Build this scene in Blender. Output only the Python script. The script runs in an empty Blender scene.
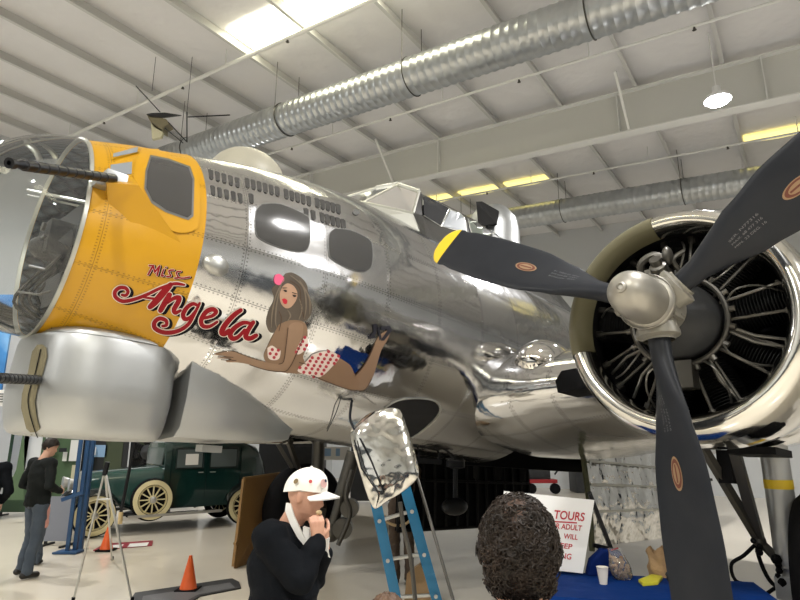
import bpy, bmesh, math, random
from mathutils import Vector as V, Matrix, noise
from mathutils.bvhtree import BVHTree
from mathutils.geometry import delaunay_2d_cdt
random.seed(4)
C = bpy.context.scene.collection
PI = math.pi; rad = math.radians
sc = bpy.context.scene
sc.view_settings.view_transform = 'Standard'; sc.view_settings.look = 'None'
sc.view_settings.gamma = 1; sc.view_settings.use_curve_mapping = False
sc.view_settings.exposure = 0.14
# ------------------------------------------------------------------ camera
FPX = 582.0; PITCH = math.atan(140/FPX); CZ = 1.75
cd = bpy.data.cameras.new('camera'); cam = bpy.data.objects.new('camera', cd); C.objects.link(cam)
cam.location = (0, 0, CZ); cam.rotation_euler = (PI/2+PITCH, 0, 0)
cd.sensor_width = 36; cd.lens = 36*FPX/800; cd.clip_end = 200; cd.clip_start = .05
sc.camera = cam
CP, SP = math.cos(PITCH), math.sin(PITCH)
CAM = V((0, 0, CZ))
def ray(x, y):
    a = (x-400)/FPX; b = (300-y)/FPX
    return V((a, CP-SP*b, SP+CP*b))
def at(x, y, Y):                      # point seen at pixel x,y at forward distance Y
    d = ray(x, y); return CAM+d*(Y/d.y)
def gz(x, y, z=0.0):                  # point at pixel x,y on the horizontal plane z
    d = ray(x, y); return CAM+d*((z-CZ)/d.z)
# ------------------------------------------------------------------ materials
def mat(name, col, rough=.5, metal=0., bump=None, var=None, alpha=1, spec=None, emit=None, coat=0, trans=0, sheen=0):
    m = bpy.data.materials.new(name); m.use_nodes = True
    nt = m.node_tree; b = nt.nodes['Principled BSDF']
    b.inputs['Base Color'].default_value = (*col, 1); b.inputs['Roughness'].default_value = rough
    b.inputs['Metallic'].default_value = metal; b.inputs['Alpha'].default_value = alpha
    if spec is not None: b.inputs['Specular IOR Level'].default_value = spec
    if coat: b.inputs['Coat Weight'].default_value = coat
    if sheen: b.inputs['Sheen Weight'].default_value = sheen
    if trans: b.inputs['Transmission Weight'].default_value = trans
    if emit:
        b.inputs['Emission Color'].default_value = (*emit[0], 1); b.inputs['Emission Strength'].default_value = emit[1]
    tc = nt.nodes.new('ShaderNodeTexCoord')
    if var:                                # (scale, amount, second colour)
        n = nt.nodes.new('ShaderNodeTexNoise'); n.inputs['Scale'].default_value = var[0]; n.inputs['Detail'].default_value = 4
        nt.links.new(tc.outputs['Object'], n.inputs['Vector'])
        r = nt.nodes.new('ShaderNodeMapRange'); r.inputs[1].default_value = .35; r.inputs[2].default_value = .65
        r.inputs[4].default_value = var[1]; nt.links.new(n.outputs['Fac'], r.inputs[0])
        mx = nt.nodes.new('ShaderNodeMix'); mx.data_type = 'RGBA'
        mx.inputs[6].default_value = (*col, 1); mx.inputs[7].default_value = (*var[2], 1)
        nt.links.new(r.outputs[0], mx.inputs[0]); nt.links.new(mx.outputs[2], b.inputs['Base Color'])
    if bump:                               # (scale, strength, distance)
        n = nt.nodes.new('ShaderNodeTexNoise'); n.inputs['Scale'].default_value = bump[0]; n.inputs['Detail'].default_value = 3
        nt.links.new(tc.outputs['Object'], n.inputs['Vector'])
        bp = nt.nodes.new('ShaderNodeBump'); bp.inputs['Strength'].default_value = bump[1]; bp.inputs['Distance'].default_value = bump[2]
        nt.links.new(n.outputs['Fac'], bp.inputs['Height']); nt.links.new(bp.outputs[0], b.inputs['Normal'])
    return m
def mth(nt, op, a, b=None, c=None):
    n = nt.nodes.new('ShaderNodeMath'); n.operation = op
    for i, v in enumerate((a, b, c)):
        if v is None: continue
        if isinstance(v, (int, float)): n.inputs[i].default_value = v
        else: nt.links.new(v, n.inputs[i])
    return n.outputs[0]
def skin_metal(name, col, rough, metal, pu=.62, pv=.42, wav=.006, wscale=1.6, rivets=True, rvar=.12, patch=.08):
    """riveted aluminium skin: UV is in metres"""
    m = mat(name, col, rough, metal); nt = m.node_tree; b = nt.nodes['Principled BSDF']; L = nt.links.new
    uv = nt.nodes.new('ShaderNodeUVMap'); sp = nt.nodes.new('ShaderNodeSeparateXYZ'); L(uv.outputs[0], sp.inputs[0])
    u, v = sp.outputs[0], sp.outputs[1]
    def cell(x, per): return mth(nt, 'ABSOLUTE', mth(nt, 'SUBTRACT', mth(nt, 'FRACT', mth(nt, 'DIVIDE', x, per)), .5))
    du = mth(nt, 'MULTIPLY', mth(nt, 'SUBTRACT', .5, cell(u, pu)), pu)   # distance to the frame line
    dv = mth(nt, 'MULTIPLY', mth(nt, 'SUBTRACT', .5, cell(v, pv)), pv)
    seam = mth(nt, 'MAXIMUM', mth(nt, 'LESS_THAN', du, .0018), mth(nt, 'LESS_THAN', dv, .0018))
    def dots(d, along, off):
        near = mth(nt, 'LESS_THAN', mth(nt, 'ABSOLUTE', mth(nt, 'SUBTRACT', d, off)), .0055)
        return mth(nt, 'MULTIPLY', near, mth(nt, 'GREATER_THAN', mth(nt, 'SINE', mth(nt, 'MULTIPLY', along, 2*PI/.030)), .35))
    riv = mth(nt, 'MAXIMUM', dots(du, v, .016), dots(dv, u, .016))
    tc = nt.nodes.new('ShaderNodeTexCoord')
    n = nt.nodes.new('ShaderNodeTexNoise'); n.inputs['Scale'].default_value = wscale; n.inputs['Detail'].default_value = 3; n.inputs['Roughness'].default_value = .55
    L(tc.outputs['Object'], n.inputs['Vector'])
    # each panel its own polish: white noise per panel
    fu = mth(nt, 'FLOOR', mth(nt, 'DIVIDE', u, pu)); fv = mth(nt, 'FLOOR', mth(nt, 'DIVIDE', v, pv))
    cb = nt.nodes.new('ShaderNodeCombineXYZ'); L(fu, cb.inputs[0]); L(fv, cb.inputs[1])
    wn = nt.nodes.new('ShaderNodeTexWhiteNoise'); wn.noise_dimensions = '2D'; L(cb.outputs[0], wn.inputs['Vector'])
    h = mth(nt, 'MULTIPLY', n.outputs['Fac'], wav*10)
    # oil-canning inside each panel
    can = mth(nt, 'MULTIPLY', mth(nt, 'MULTIPLY', cell(u, pu), cell(v, pv)), .012)
    h = mth(nt, 'ADD', h, mth(nt, 'MULTIPLY', can, wn.outputs['Value']))
    if rivets: h = mth(nt, 'ADD', h, mth(nt, 'MULTIPLY', riv, .0025))
    h = mth(nt, 'SUBTRACT', h, mth(nt, 'MULTIPLY', seam, .003))
    bp = nt.nodes.new('ShaderNodeBump'); bp.inputs['Strength'].default_value = 1; bp.inputs['Distance'].default_value = 1
    L(h, bp.inputs['Height']); L(bp.outputs[0], b.inputs['Normal'])
    L(mth(nt, 'ADD', mth(nt, 'MULTIPLY', wn.outputs['Value'], rvar), rough), b.inputs['Roughness'])
    mx = nt.nodes.new('ShaderNodeMix'); mx.data_type = 'RGBA'
    mx.inputs[6].default_value = (*col, 1); mx.inputs[7].default_value = (*[c*.35 for c in col], 1)
    f = mth(nt, 'ADD', mth(nt, 'MULTIPLY', seam, .8), mth(nt, 'MULTIPLY', riv, .65 if rivets else 0))
    f = mth(nt, 'ADD', f, mth(nt, 'MULTIPLY', wn.outputs['Value'], patch))
    nn = nt.nodes.new('ShaderNodeClamp'); L(f, nn.inputs[0])
    L(nn.outputs[0], mx.inputs[0]); L(mx.outputs[2], b.inputs['Base Color'])
    return m
def glass(name, tint=(.95, .97, .97), haze=.12, rough=.04, gl=.35, hazecol=(.75, .76, .76)):
    m = bpy.data.materials.new(name); m.use_nodes = True; nt = m.node_tree; nt.nodes.remove(nt.nodes['Principled BSDF'])
    out = nt.nodes['Material Output']; L = nt.links.new
    tr = nt.nodes.new('ShaderNodeBsdfTransparent'); tr.inputs[0].default_value = (*tint, 1)
    g = nt.nodes.new('ShaderNodeBsdfGlossy'); g.inputs['Roughness'].default_value = rough; g.inputs[0].default_value = (1, 1, 1, 1)
    d = nt.nodes.new('ShaderNodeBsdfDiffuse'); d.inputs[0].default_value = (*hazecol, 1)
    lw = nt.nodes.new('ShaderNodeLayerWeight'); lw.inputs['Blend'].default_value = gl
    m1 = nt.nodes.new('ShaderNodeMixShader'); m1.inputs[0].default_value = haze; L(tr.outputs[0], m1.inputs[1]); L(d.outputs[0], m1.inputs[2])
    m2 = nt.nodes.new('ShaderNodeMixShader'); L(lw.outputs['Fresnel'], m2.inputs[0]); L(m1.outputs[0], m2.inputs[1]); L(g.outputs[0], m2.inputs[2])
    L(m2.outputs[0], out.inputs[0]); return m
M = {}
M['skin'] = skin_metal('polished_aluminium_skin', (.61, .612, .618), .05, 1., wav=.0009, wscale=2.6, rvar=.16, patch=.20)
M['yellow'] = skin_metal('yellow_nose_paint', (.50, .255, .001), .34, 0., pu=.70, pv=.52, wav=.0004, rvar=.03, patch=.02)
M['yellow2'] = mat('yellow_nose_paint_plain', (.50, .255, .001), .36)
M['turret'] = mat('brushed_grey_aluminium', (.40, .41, .41), .40, .85, bump=(3, .12, .02))
M['chrome'] = mat('mirror_polished_cowl', (.69, .68, .66), .05, 1., bump=(3.2, .35, .02))
M['lip'] = mat('polished_lip', (.70, .69, .65), .14, 1., bump=(5, .15, .01))
M['olive_lip'] = mat('olive_tinted_lip', (.12, .11, .065), .5, 0., spec=.3)
M['foil'] = mat('rippled_aluminium', (.62, .61, .58), .07, 1., bump=(2.4, .7, .13))
M['olive'] = mat('olive_zinc_primer', (.10, .105, .055), .55, .2)
M['slot'] = mat('olive_slot_cover', (.17, .15, .09), .55, .1, bump=(30, .3, .01))
M['gun'] = mat('gunmetal', (.010, .011, .014), .35, .5)
M['black'] = mat('black_paint', (.006, .006, .007), .6, spec=.08)
M['blade'] = mat('blade_black', (.016, .018, .023), .42, .0, bump=(60, .1, .002), var=(6, .5, (.024, .026, .031)), spec=.16)
M['yel'] = mat('tip_yellow', (.75, .52, .02), .45)
M['hub'] = mat('hub_cast_grey', (.22, .21, .18), .45, .3, bump=(40, .15, .003))
M['dome'] = mat('hub_dome_aluminium', (.36, .345, .31), .40, .7, bump=(12, .1, .004))
M['crank'] = mat('crankcase_grey', (.030, .032, .035), .55, .0, var=(8, .6, (.05, .05, .05)), spec=.2)
M['lead'] = mat('braided_lead', (.16, .155, .14), .4, .8)
M['fin'] = mat('cylinder_fin', (.009, .009, .009), .55, .0, spec=.15)
M['steel'] = mat('dull_steel', (.42, .42, .40), .35, .85)
M['pipe'] = mat('oily_steel_pipe', (.10, .095, .085), .42, .8)
M['rub'] = mat('tyre_rubber', (.008, .008, .009), .8, spec=.1, bump=(40, .2, .004))
M['rubber'] = M['rub']
M['win'] = mat('dark_side_window', (.045, .045, .045), .12, 0., spec=.8)
M['winblack'] = mat('open_window_dark', (.003, .003, .004), .8)  # flat black stands in for the shade inside open window and hatch
M['wingrey'] = mat('grey_window_blind', (.22, .24, .26), .3)
M['plexi'] = glass('nose_plexiglass', haze=.05, gl=.25)
M['pane'] = glass('cockpit_glass', tint=(.75, .80, .78), haze=.10, gl=.3, hazecol=(.5, .55, .5))
M['frame'] = mat('plexi_frame_strip', (.50, .50, .45), .35, .7)
M['quilt'] = None
M['strap'] = mat('dark_equipment', (.010, .011, .012), .6, .0, var=(25, .8, (.035, .035, .032)), spec=.2)
def quiltmat():
    m = mat('quilted_grey_insulation', (.075, .098, .115), .38); nt = m.node_tree; b = nt.nodes['Principled BSDF']
    uv = nt.nodes.new('ShaderNodeUVMap'); sp = nt.nodes.new('ShaderNodeSeparateXYZ'); nt.links.new(uv.outputs[0], sp.inputs[0])
    u, v = sp.outputs[0], sp.outputs[1]; k = 2*PI/.17
    a = mth(nt, 'ABSOLUTE', mth(nt, 'SINE', mth(nt, 'MULTIPLY', mth(nt, 'ADD', u, v), k/2)))
    c = mth(nt, 'ABSOLUTE', mth(nt, 'SINE', mth(nt, 'MULTIPLY', mth(nt, 'SUBTRACT', u, v), k/2)))
    h = mth(nt, 'MULTIPLY', a, c)
    bp = nt.nodes.new('ShaderNodeBump'); bp.inputs['Distance'].default_value = .035
    cr_ = nt.nodes.new('ShaderNodeMix'); cr_.data_type = 'RGBA'; cr_.inputs[6].default_value = (.03, .04, .048, 1); cr_.inputs[7].default_value = (.12, .155, .175, 1); nt.links.new(h, cr_.inputs[0]); nt.links.new(cr_.outputs[2], b.inputs['Base Color'])  # seams darkened, pads lightened: quilt shade and highlights painted into the colour
    nt.links.new(h, bp.inputs['Height']); nt.links.new(bp.outputs[0], b.inputs['Normal'])
    return m
M['quilt'] = quiltmat()
# ------------------------------------------------------------------ mesh builder
class MB:
    def __init__(s): s.v = []; s.f = []; s.m = []; s.uv = {}
    def add(s, vs, fs, mi=0, uvs=None):
        o = len(s.v); s.v += [V(p) for p in vs]
        for f in fs: s.f.append([i+o for i in f]); s.m.append(mi)
        if uvs:
            for i, q in enumerate(uvs): s.uv[o+i] = q
        return s
    def box(s, c, d, rot=None, mi=0):
        c = V(c); R = rot or Matrix.Identity(3)
        vs = [c+R@V((x*d[0]/2, y*d[1]/2, z*d[2]/2)) for x in (-1, 1) for y in (-1, 1) for z in (-1, 1)]
        return s.add(vs, [(0, 1, 3, 2), (4, 6, 7, 5), (0, 4, 5, 1), (2, 3, 7, 6), (0, 2, 6, 4), (1, 5, 7, 3)], mi)
    def beam(s, a, b, w, h, up=(0, 0, 1), mi=0):
        a, b = V(a), V(b); x = (b-a).normalized(); up = V((1, 0, 0)) if V(up).cross(x).length < 1e-3 else V(up); y = up.cross(x).normalized(); z = x.cross(y)
        R = Matrix((x, y, z)).transposed()
        return s.box((a+b)/2, ((b-a).length, w, h), R, mi)
    def rings(s, R, closed=True, cap=(True, True), mi=0, flip=False, uvs=None):
        n = len(R[0]); o = len(s.v)
        for i, r in enumerate(R):
            s.v += [V(p) for p in r]
            if uvs:
                for j in range(n): s.uv[o+i*n+j] = uvs[i][j]
        for i in range(len(R)-1):
            for j in range(n if closed else n-1):
                k = (j+1) % n
                f = [o+i*n+j, o+i*n+k, o+(i+1)*n+k, o+(i+1)*n+j]
                s.f.append(f[::-1] if flip else f); s.m.append(mi)
        if closed and cap[0]: s.f.append([o+j for j in range(n)][::-1]); s.m.append(mi)
        if closed and cap[1]: s.f.append([o+(len(R)-1)*n+j for j in range(n)]); s.m.append(mi)
        return s
    def tube(s, pts, r, seg=8, cap=True, mi=0, closed=False):
        pts = [V(p) for p in pts]; n = len(pts); rr = r if isinstance(r, (list, tuple)) else [r]*n
        R = []; up = None
        for i, p in enumerate(pts):
            t = (pts[min(i+1, n-1)]-pts[max(i-1, 0)]).normalized()
            if up is None: up = t.orthogonal().normalized()
            up = (up-t*up.dot(t)).normalized(); w = t.cross(up)
            R.append([p+rr[i]*(up*math.cos(2*PI*j/seg)+w*math.sin(2*PI*j/seg)) for j in range(seg)])
        return s.rings(R, True, (cap, cap), mi)
    def lathe(s, prof, o, ax, seg=32, mi=0, cap=(False, False), a0=0, a1=2*PI, sx=1):
        o, ax = V(o), V(ax).normalized(); u = ax.orthogonal().normalized(); w = ax.cross(u)
        R = [[o+ax*x+r*(u*math.cos(2*PI*j/seg)*sx+w*math.sin(2*PI*j/seg)) for j in range(seg)] for x, r in prof]
        return s.rings(R, True, cap, mi)
    def ell(s, c, r, rot=None, seg=16, mi=0):
        c = V(c); R = rot or Matrix.Identity(3); r = (r, r, r) if isinstance(r, (int, float)) else r
        rg = []
        for i in range(seg//2+1):
            t = PI*i/(seg//2); t = min(max(t, .02), PI-.02)
            rg.append([c+R@V((r[0]*math.sin(t)*math.cos(2*PI*j/seg), r[1]*math.sin(t)*math.sin(2*PI*j/seg), -r[2]*math.cos(t))) for j in range(seg)])
        return s.rings(rg, True, (True, True), mi)
    def prism(s, poly, d, mi=0):          # 3D polygon extruded by vector d
        n = len(poly); d = V(d); a = [V(p) for p in poly]; vs = a+[p+d for p in a]
        return s.add(vs, [list(range(n))[::-1], list(range(n, 2*n))]+[[i, (i+1) % n, n+(i+1) % n, n+i] for i in range(n)], mi)
    def mesh(s, name, mats, smooth=40, inv=None, bevel=0):
        me = bpy.data.meshes.new(name)
        vs = [inv@p for p in s.v] if inv is not None else s.v
        me.from_pydata([tuple(p) for p in vs], [], s.f)
        for m in (mats if isinstance(mats, (list, tuple)) else [mats]): me.materials.append(M[m] if isinstance(m, str) else m)
        for p, k in zip(me.polygons, s.m): p.material_index = k
        if s.uv:
            ul = me.uv_layers.new(name='UVMap')
            for lp in me.loops: ul.data[lp.index].uv = s.uv.get(lp.vertex_index, (0, 0))
        bm = bmesh.new(); bm.from_mesh(me)
        if not s.uv or not getattr(s, 'keep', False): bmesh.ops.recalc_face_normals(bm, faces=bm.faces)
        if bevel: 
            es = [e for e in bm.edges if len(e.link_faces) == 2 and e.calc_face_angle(0) > .6]
            bmesh.ops.bevel(bm, geom=es, offset=bevel, segments=2, profile=.7, affect='EDGES')
        bm.to_mesh(me); bm.free()
        if smooth:
            me.shade_smooth()
            me.set_sharp_from_angle(angle=rad(smooth))
        return me
    def build(s, name, mats, parent=None, smooth=40, bevel=0, kind=None, world=True):
        inv = ROOT[parent.name].inverted() if (parent is not None and world) else None
        o = bpy.data.objects.new(name, s.mesh(name, mats, smooth, inv, bevel)); C.objects.link(o)
        if parent is not None: o.parent = parent; ROOT[o.name] = ROOT[parent.name]
        else: ROOT[o.name] = Matrix.Identity(4)
        if kind: o['kind'] = kind
        return o
ROOT = {}
def tag(o, label=None, cat=None, group=None, kind=None):
    if label: o['label'] = label
    if cat: o['category'] = cat
    if group: o['group'] = group
    if kind: o['kind'] = kind
    return o
def thing(name, label, cat, loc=(0, 0, 0), rz=0, group=None, mw=None):
    o = bpy.data.objects.new(name, None); C.objects.link(o); o.empty_display_size = .1
    if mw is None: mw = Matrix.Translation(V(loc))@Matrix.Rotation(rz, 4, 'Z')
    o.matrix_world = mw; o.location = mw.to_translation(); o.rotation_euler = mw.to_euler()
    ROOT[o.name] = mw
    return tag(o, label, cat, group)
def copy_tree(o, parent=None):
    c = o.copy(); C.objects.link(c)
    if parent is not None: c.parent = parent
    for ch in [x for x in C.objects if x.parent == o]: copy_tree(ch, c)
    return c
def single(mb, name, mats, label, cat, group=None, smooth=40, bevel=0, kind=None):
    # one-mesh thing with its origin at the base centre
    xs = [p.x for p in mb.v]; ys = [p.y for p in mb.v]; zs = [p.z for p in mb.v]
    c = V(((min(xs)+max(xs))/2, (min(ys)+max(ys))/2, min(zs)))
    mb.v = [p-c for p in mb.v]
    o = mb.build(name, mats, None, smooth, bevel); o.location = c; ROOT[o.name] = Matrix.Translation(c)
    return tag(o, label, cat, group, kind)
def cr(pts, n=6):                          # catmull-rom
    P = [V(p) for p in pts]; out = []
    for i in range(len(P)-1):
        a, b, c, d = P[max(i-1, 0)], P[i], P[i+1], P[min(i+2, len(P)-1)]
        for k in range(n):
            t = k/n; out.append(.5*((2*b)+(c-a)*t+(2*a-5*b+4*c-d)*t*t+(3*b-a-3*c+d)*t**3))
    return out+[P[-1]]
def bvh_of(o):
    me = o.data; mw = ROOT[o.name]
    return BVHTree.FromPolygons([mw@v.co for v in me.vertices], [list(p.vertices) for p in me.polygons])
class Drape:
    """lays shapes described in photograph pixels onto a real surface"""
    def __init__(s, bvhs): s.b = bvhs
    def hit(s, x, y, off):
        d = ray(x, y).normalized(); best = None
        for b in s.b:
            h = b.ray_cast(CAM, d)
            if h[0] is not None and (best is None or h[3] < best[3]): best = h
        if best is None: return None
        n = best[1]; n = n if n.dot(d) < 0 else -n
        return best[0]+n*off
    def poly(s, mb, px, off=.003, mi=0, step=6):
        px = [V((a, b)) for a, b in px]; out = []
        for i, p in enumerate(px):
            q = px[(i+1) % len(px)]; n = max(1, int((q-p).length/step))
            out += [p+(q-p)*k/n for k in range(n)]
        nb = len(out); x0, x1 = min(p.x for p in out), max(p.x for p in out); y0, y1 = min(p.y for p in out), max(p.y for p in out)
        y = y0+step*.5
        while y < y1:
            x = x0+step*.5
            while x < x1:
                if inside((x, y), out) and min((V((x, y))-o).length for o in out[:nb]) > step*.4: out.append(V((x, y)))
                x += step
            y += step
        r = delaunay_2d_cdt(out, [], [list(range(nb))], 1, 1e-4)
        vs = [s.hit(p.x, p.y, off) for p in r[0]]
        ok = [f for f in r[2] if all(vs[i] is not None for i in f)]
        vs = [v if v is not None else V((0, 0, 0)) for v in vs]
        used = sorted({i for f in ok for i in f}); idx = {i: k for k, i in enumerate(used)}
        mb.add([vs[i] for i in used], [[idx[i] for i in f] for f in ok], mi)
        return mb
    def stroke(s, mb, pts, w, off=.003, mi=0, n=6, smooth=True):
        P = cr([(a, b, 0) for a, b in pts], n) if smooth and len(pts) > 2 else [V((a, b, 0)) for a, b in pts]
        N = len(P); L, R = [], []
        for i, p in enumerate(P):
            t = (P[min(i+1, N-1)]-P[max(i-1, 0)]); t.normalize() if t.length else None
            ww = w if isinstance(w, (int, float)) else w[0]+(w[1]-w[0])*math.sin(PI*i/(N-1))
            nrm = V((-t.y, t.x, 0))*ww/2
            a = s.hit(*(p+nrm).xy, off); b = s.hit(*(p-nrm).xy, off)
            if a is None or b is None: continue
            L.append(a); R.append(b)
        if len(L) > 1: mb.rings([L, R], closed=False, mi=mi)
        for e, q in ((0, P[0]), (1, P[-1])):
            r_ = (w if isinstance(w, (int, float)) else w[0])/2
            c = [s.hit(q.x+r_*math.cos(k*PI/4), q.y+r_*math.sin(k*PI/4), off) for k in range(8)]
            if all(x is not None for x in c): mb.add(c, [list(range(8))], mi)
        return mb
def inside(p, poly):
    x, y = p; c = False; n = len(poly)
    for i in range(n):
        a, b = poly[i], poly[(i+1) % n]
        if (a[1] > y) != (b[1] > y) and x < (b[0]-a[0])*(y-a[1])/(b[1]-a[1])+a[0]: c = not c
    return c
def text_mesh(txt, bold=False):
    cu = bpy.data.curves.new('t', 'FONT'); cu.body = txt; cu.size = 1; cu.align_x = 'LEFT'
    if bold: cu.offset = .02
    o = bpy.data.objects.new('t', cu); C.objects.link(o); bpy.context.view_layer.update()
    me = bpy.data.meshes.new_from_object(o.evaluated_get(bpy.context.evaluated_depsgraph_get()))
    vs = [v.co.xy.copy() for v in me.vertices]; fs = [list(p.vertices) for p in me.polygons]
    bpy.data.objects.remove(o); bpy.data.meshes.remove(me); bpy.data.curves.remove(cu)
    w = max([v.x for v in vs] or [1]); return vs, fs, w
# ------------------------------------------------------------------ hangar
PX, PY = V((.565, .825, 0)).normalized(), V((-.825, .565, 0)).normalized()
def W(p, q, z): return PX*p+PY*q+V((0, 0, z))
def cz(q): return 9.5+.066*q
M['ceil'] = mat('white_insulation_ceiling', (.76, .75, .75), .5, bump=(1.3, .5, .15), var=(.8, .35, (.68, .67, .67)))
M['purlin'] = mat('grey_painted_purlin', (.56, .56, .54), .45)
M['rafter'] = mat('painted_steel_rafter', (.60, .60, .56), .5)
M['flange'] = mat('white_flange', (.74, .74, .71), .45)
M['wall'] = mat('pale_grey_wall', (.60, .62, .63), .6, var=(.5, .3, (.55, .56, .57)))
M['duct'] = mat('galvanised_duct', (.50, .52, .53), .32, .85, var=(5, .6, (.40, .42, .43)))
M['floor'] = mat('cream_epoxy_floor', (.80, .735, .62), .18, 0, bump=(2.5, .05, .02), var=(.45, .5, (.73, .665, .56)), spec=.5)
M['sky'] = mat('skylight_panel', (1, .98, .85), .4, emit=((1, .95, .70), 8.0))
M['skyy'] = mat('yellow_skylight_panel', (1, .9, .4), .4, emit=((1, .84, .28), 1.25))
M['bulb'] = mat('lit_lens', (1, 1, 1), .4, emit=((1, .98, .94), 40.0))
M['whitem'] = mat('white_enamel', (.8, .8, .8), .35)
P0, P1, Q0, Q1 = -14, 22, -13, 19
b = MB(); b.add([W(P0, Q0, 0), W(P1, Q0, 0), W(P1, Q1, 0), W(P0, Q1, 0)], [(0, 1, 2, 3)])
b.build('floor', 'floor', kind='structure')
b = MB(); T = .12                        # ceiling slab with depth
b.rings([[W(p, q, cz(q)) for p, q in ((P0, Q0), (P1, Q0), (P1, Q1), (P0, Q1))], [W(p, q, cz(q)+T) for p, q in ((P0, Q0), (P1, Q0), (P1, Q1), (P0, Q1))]])
b.build('ceiling', 'ceil', kind='structure', smooth=0)
def wall(name, a, c, z0=0):
    b = MB(); n = (V((0, 0, 1)).cross((W(*c, 0)-W(*a, 0)).normalized()))*.15
    b.prism([W(*a, z0), W(*c, z0), W(*c, cz(c[1])), W(*a, cz(a[1]))], -n); b.build(name, 'wall', kind='structure', smooth=0)
wall('wall_far', (P1, Q0), (P1, Q1)); wall('wall_left', (P1, Q1), (P0, Q1)); wall('wall_right', (P0, Q0), (P1, Q0))
wall('wall_back', (P0, Q1), (P0, Q0))
# dark bands added on the unseen walls to darken the metal's reflections
Mw = M['refl_band'] = mat('added_dark_reflection_band', (.035, .045, .06), .6)
for i, (a_, c_) in enumerate((((P0+.05, Q0), (P0+.05, Q1)), ((P0, Q0+.05), (P1, Q0+.05)))):
    b = MB(); b.beam(W(*a_, 1.4), W(*c_, 1.4), .06, 2.8); b.build('trim_%d' % (80+i), 'refl_band', kind='structure', smooth=0)
# purlins: one Z-section each
k = 0; q = .5-1.7*8
while q < Q1-.3:
    if q > Q0:
        b = MB(); h = cz(q)
        b.beam(W(P0, q, h-.12), W(P1, q, h-.12), .012, .22)
        b.beam(W(P0, q-.035, h-.235), W(P1, q-.035, h-.235), .075, .014)
        b.build('trim_%d' % (k+10), 'purlin', kind='structure', smooth=0); k += 1
    q += 1.7
for p in (12.6, -1.6):
    b = MB(); a0, a1 = Q0, Q1
    b.beam(W(p, a0, cz(a0)-.75), W(p, a1, cz(a1)-.75), .016, 1.0)
    b.beam(W(p, a0, cz(a0)-.25), W(p, a1, cz(a1)-.25), .28, .03, mi=1)
    b.beam(W(p, a0, cz(a0)-1.25), W(p, a1, cz(a1)-1.25), .28, .03, mi=1)
    for qq in (-5, -.2, 2.6, 7.3, 12):
        b.beam(W(p-.07, qq, cz(qq)-1.25), W(p-.07, qq, cz(qq)-.25), .02, .14, up=PX, mi=1)
    b.build('trim_%d' % (40+int(p)), ['rafter', 'flange'], kind='structure', smooth=0)
# diagonal flange braces from rafter foot to purlins
for i, (qq, sgn) in enumerate(((8.8, -1), (2.4, -1), (5.6, 1), (-1.0, 1))):
    b = MB(); b.beam(W(12.6+.1*sgn, qq, cz(qq)-1.22), W(12.6+sgn*.95, qq, cz(qq)-.24), .05, .05, up=PY)
    b.build('trim_%d' % (60+i), 'flange', kind='structure', smooth=0)
# ducts
def duct(name, p, dz, r, q0, q1, label):
    pr = []; n = int((q1-q0)/.055); ax = (W(0, 1, .066)).normalized()
    t = thing(name, label, 'duct', W(p, (q0+q1)/2, 0), group=None)
    L = (q1-q0)*math.sqrt(1+.066**2)
    for i in range(n+1):
        x = L*i/n; bump = (.013, .0, .0)[i % 3]; pr.append((x, r+bump))
    MB().lathe(pr, W(p, q0, cz(q0)-dz), ax, 40).build('duct_pipe', 'duct', t, smooth=25)
    for qq in [q0+1.2+3.4*i for i in range(int((q1-q0)/3.4))]:
        h = MB(); ring = [W(p, qq, cz(qq)-dz)+(r+.014)*(PX*math.cos(a)+V((0, 0, 1))*math.sin(a)) for a in [2*PI*j/32 for j in range(33)]]
        h.tube(ring, .012, 6)
        for s in (-1, 1): h.tube([W(p+s*r, qq, cz(qq)-dz), W(p+s*r*.96, qq, cz(qq)-.02)], .008, 6)
        h.build('hanger', 'pipe', t)
    return t
duct('ventilation_duct', 8.3, 1.3, .36, -6, 17.5, 'spiral galvanised ventilation duct crossing the ceiling in front of the white rafter')
duct('ventilation_duct', 16.9, 1.15, .36, -6, 17.5, 'second spiral galvanised duct, further back beyond the white rafter above the engine')
def pipe(p, dz, r, label, q0=-6, q1=18.5):
    t = thing('sprinkler_pipe', label, 'pipe', W(p, 5, 0), group='sprinkler pipes under the roof')
    MB().tube([W(p, q0, cz(q0)-dz), W(p, q1, cz(q1)-dz)], r, 8).build('pipe_run', 'flange', t)
    for qq in [-.75+3.4*i for i in range(6)]:
        h = MB().tube([W(p, qq, cz(qq)-dz), W(p, qq, cz(qq)-.02)], .012, 6); h.build('hanger', 'flange', t)
        MB().lathe([(0, .02), (.05, .025), (.06, .04), (.07, .012)], W(p, qq+1.5, cz(qq+1.5)-dz-.02), (0, 0, -1), 8).build('sprinkler_head', 'pipe', t)
pipe(7.05, .45, .045, 'white sprinkler pipe nearest, passing just under the bright skylight')
pipe(10.6, .45, .03, 'thin white sprinkler pipe between the near spiral duct and the deep white rafter')
pipe(16.0, .45, .03, 'thin white sprinkler pipe beyond the deep white rafter, beside the far duct')
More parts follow.
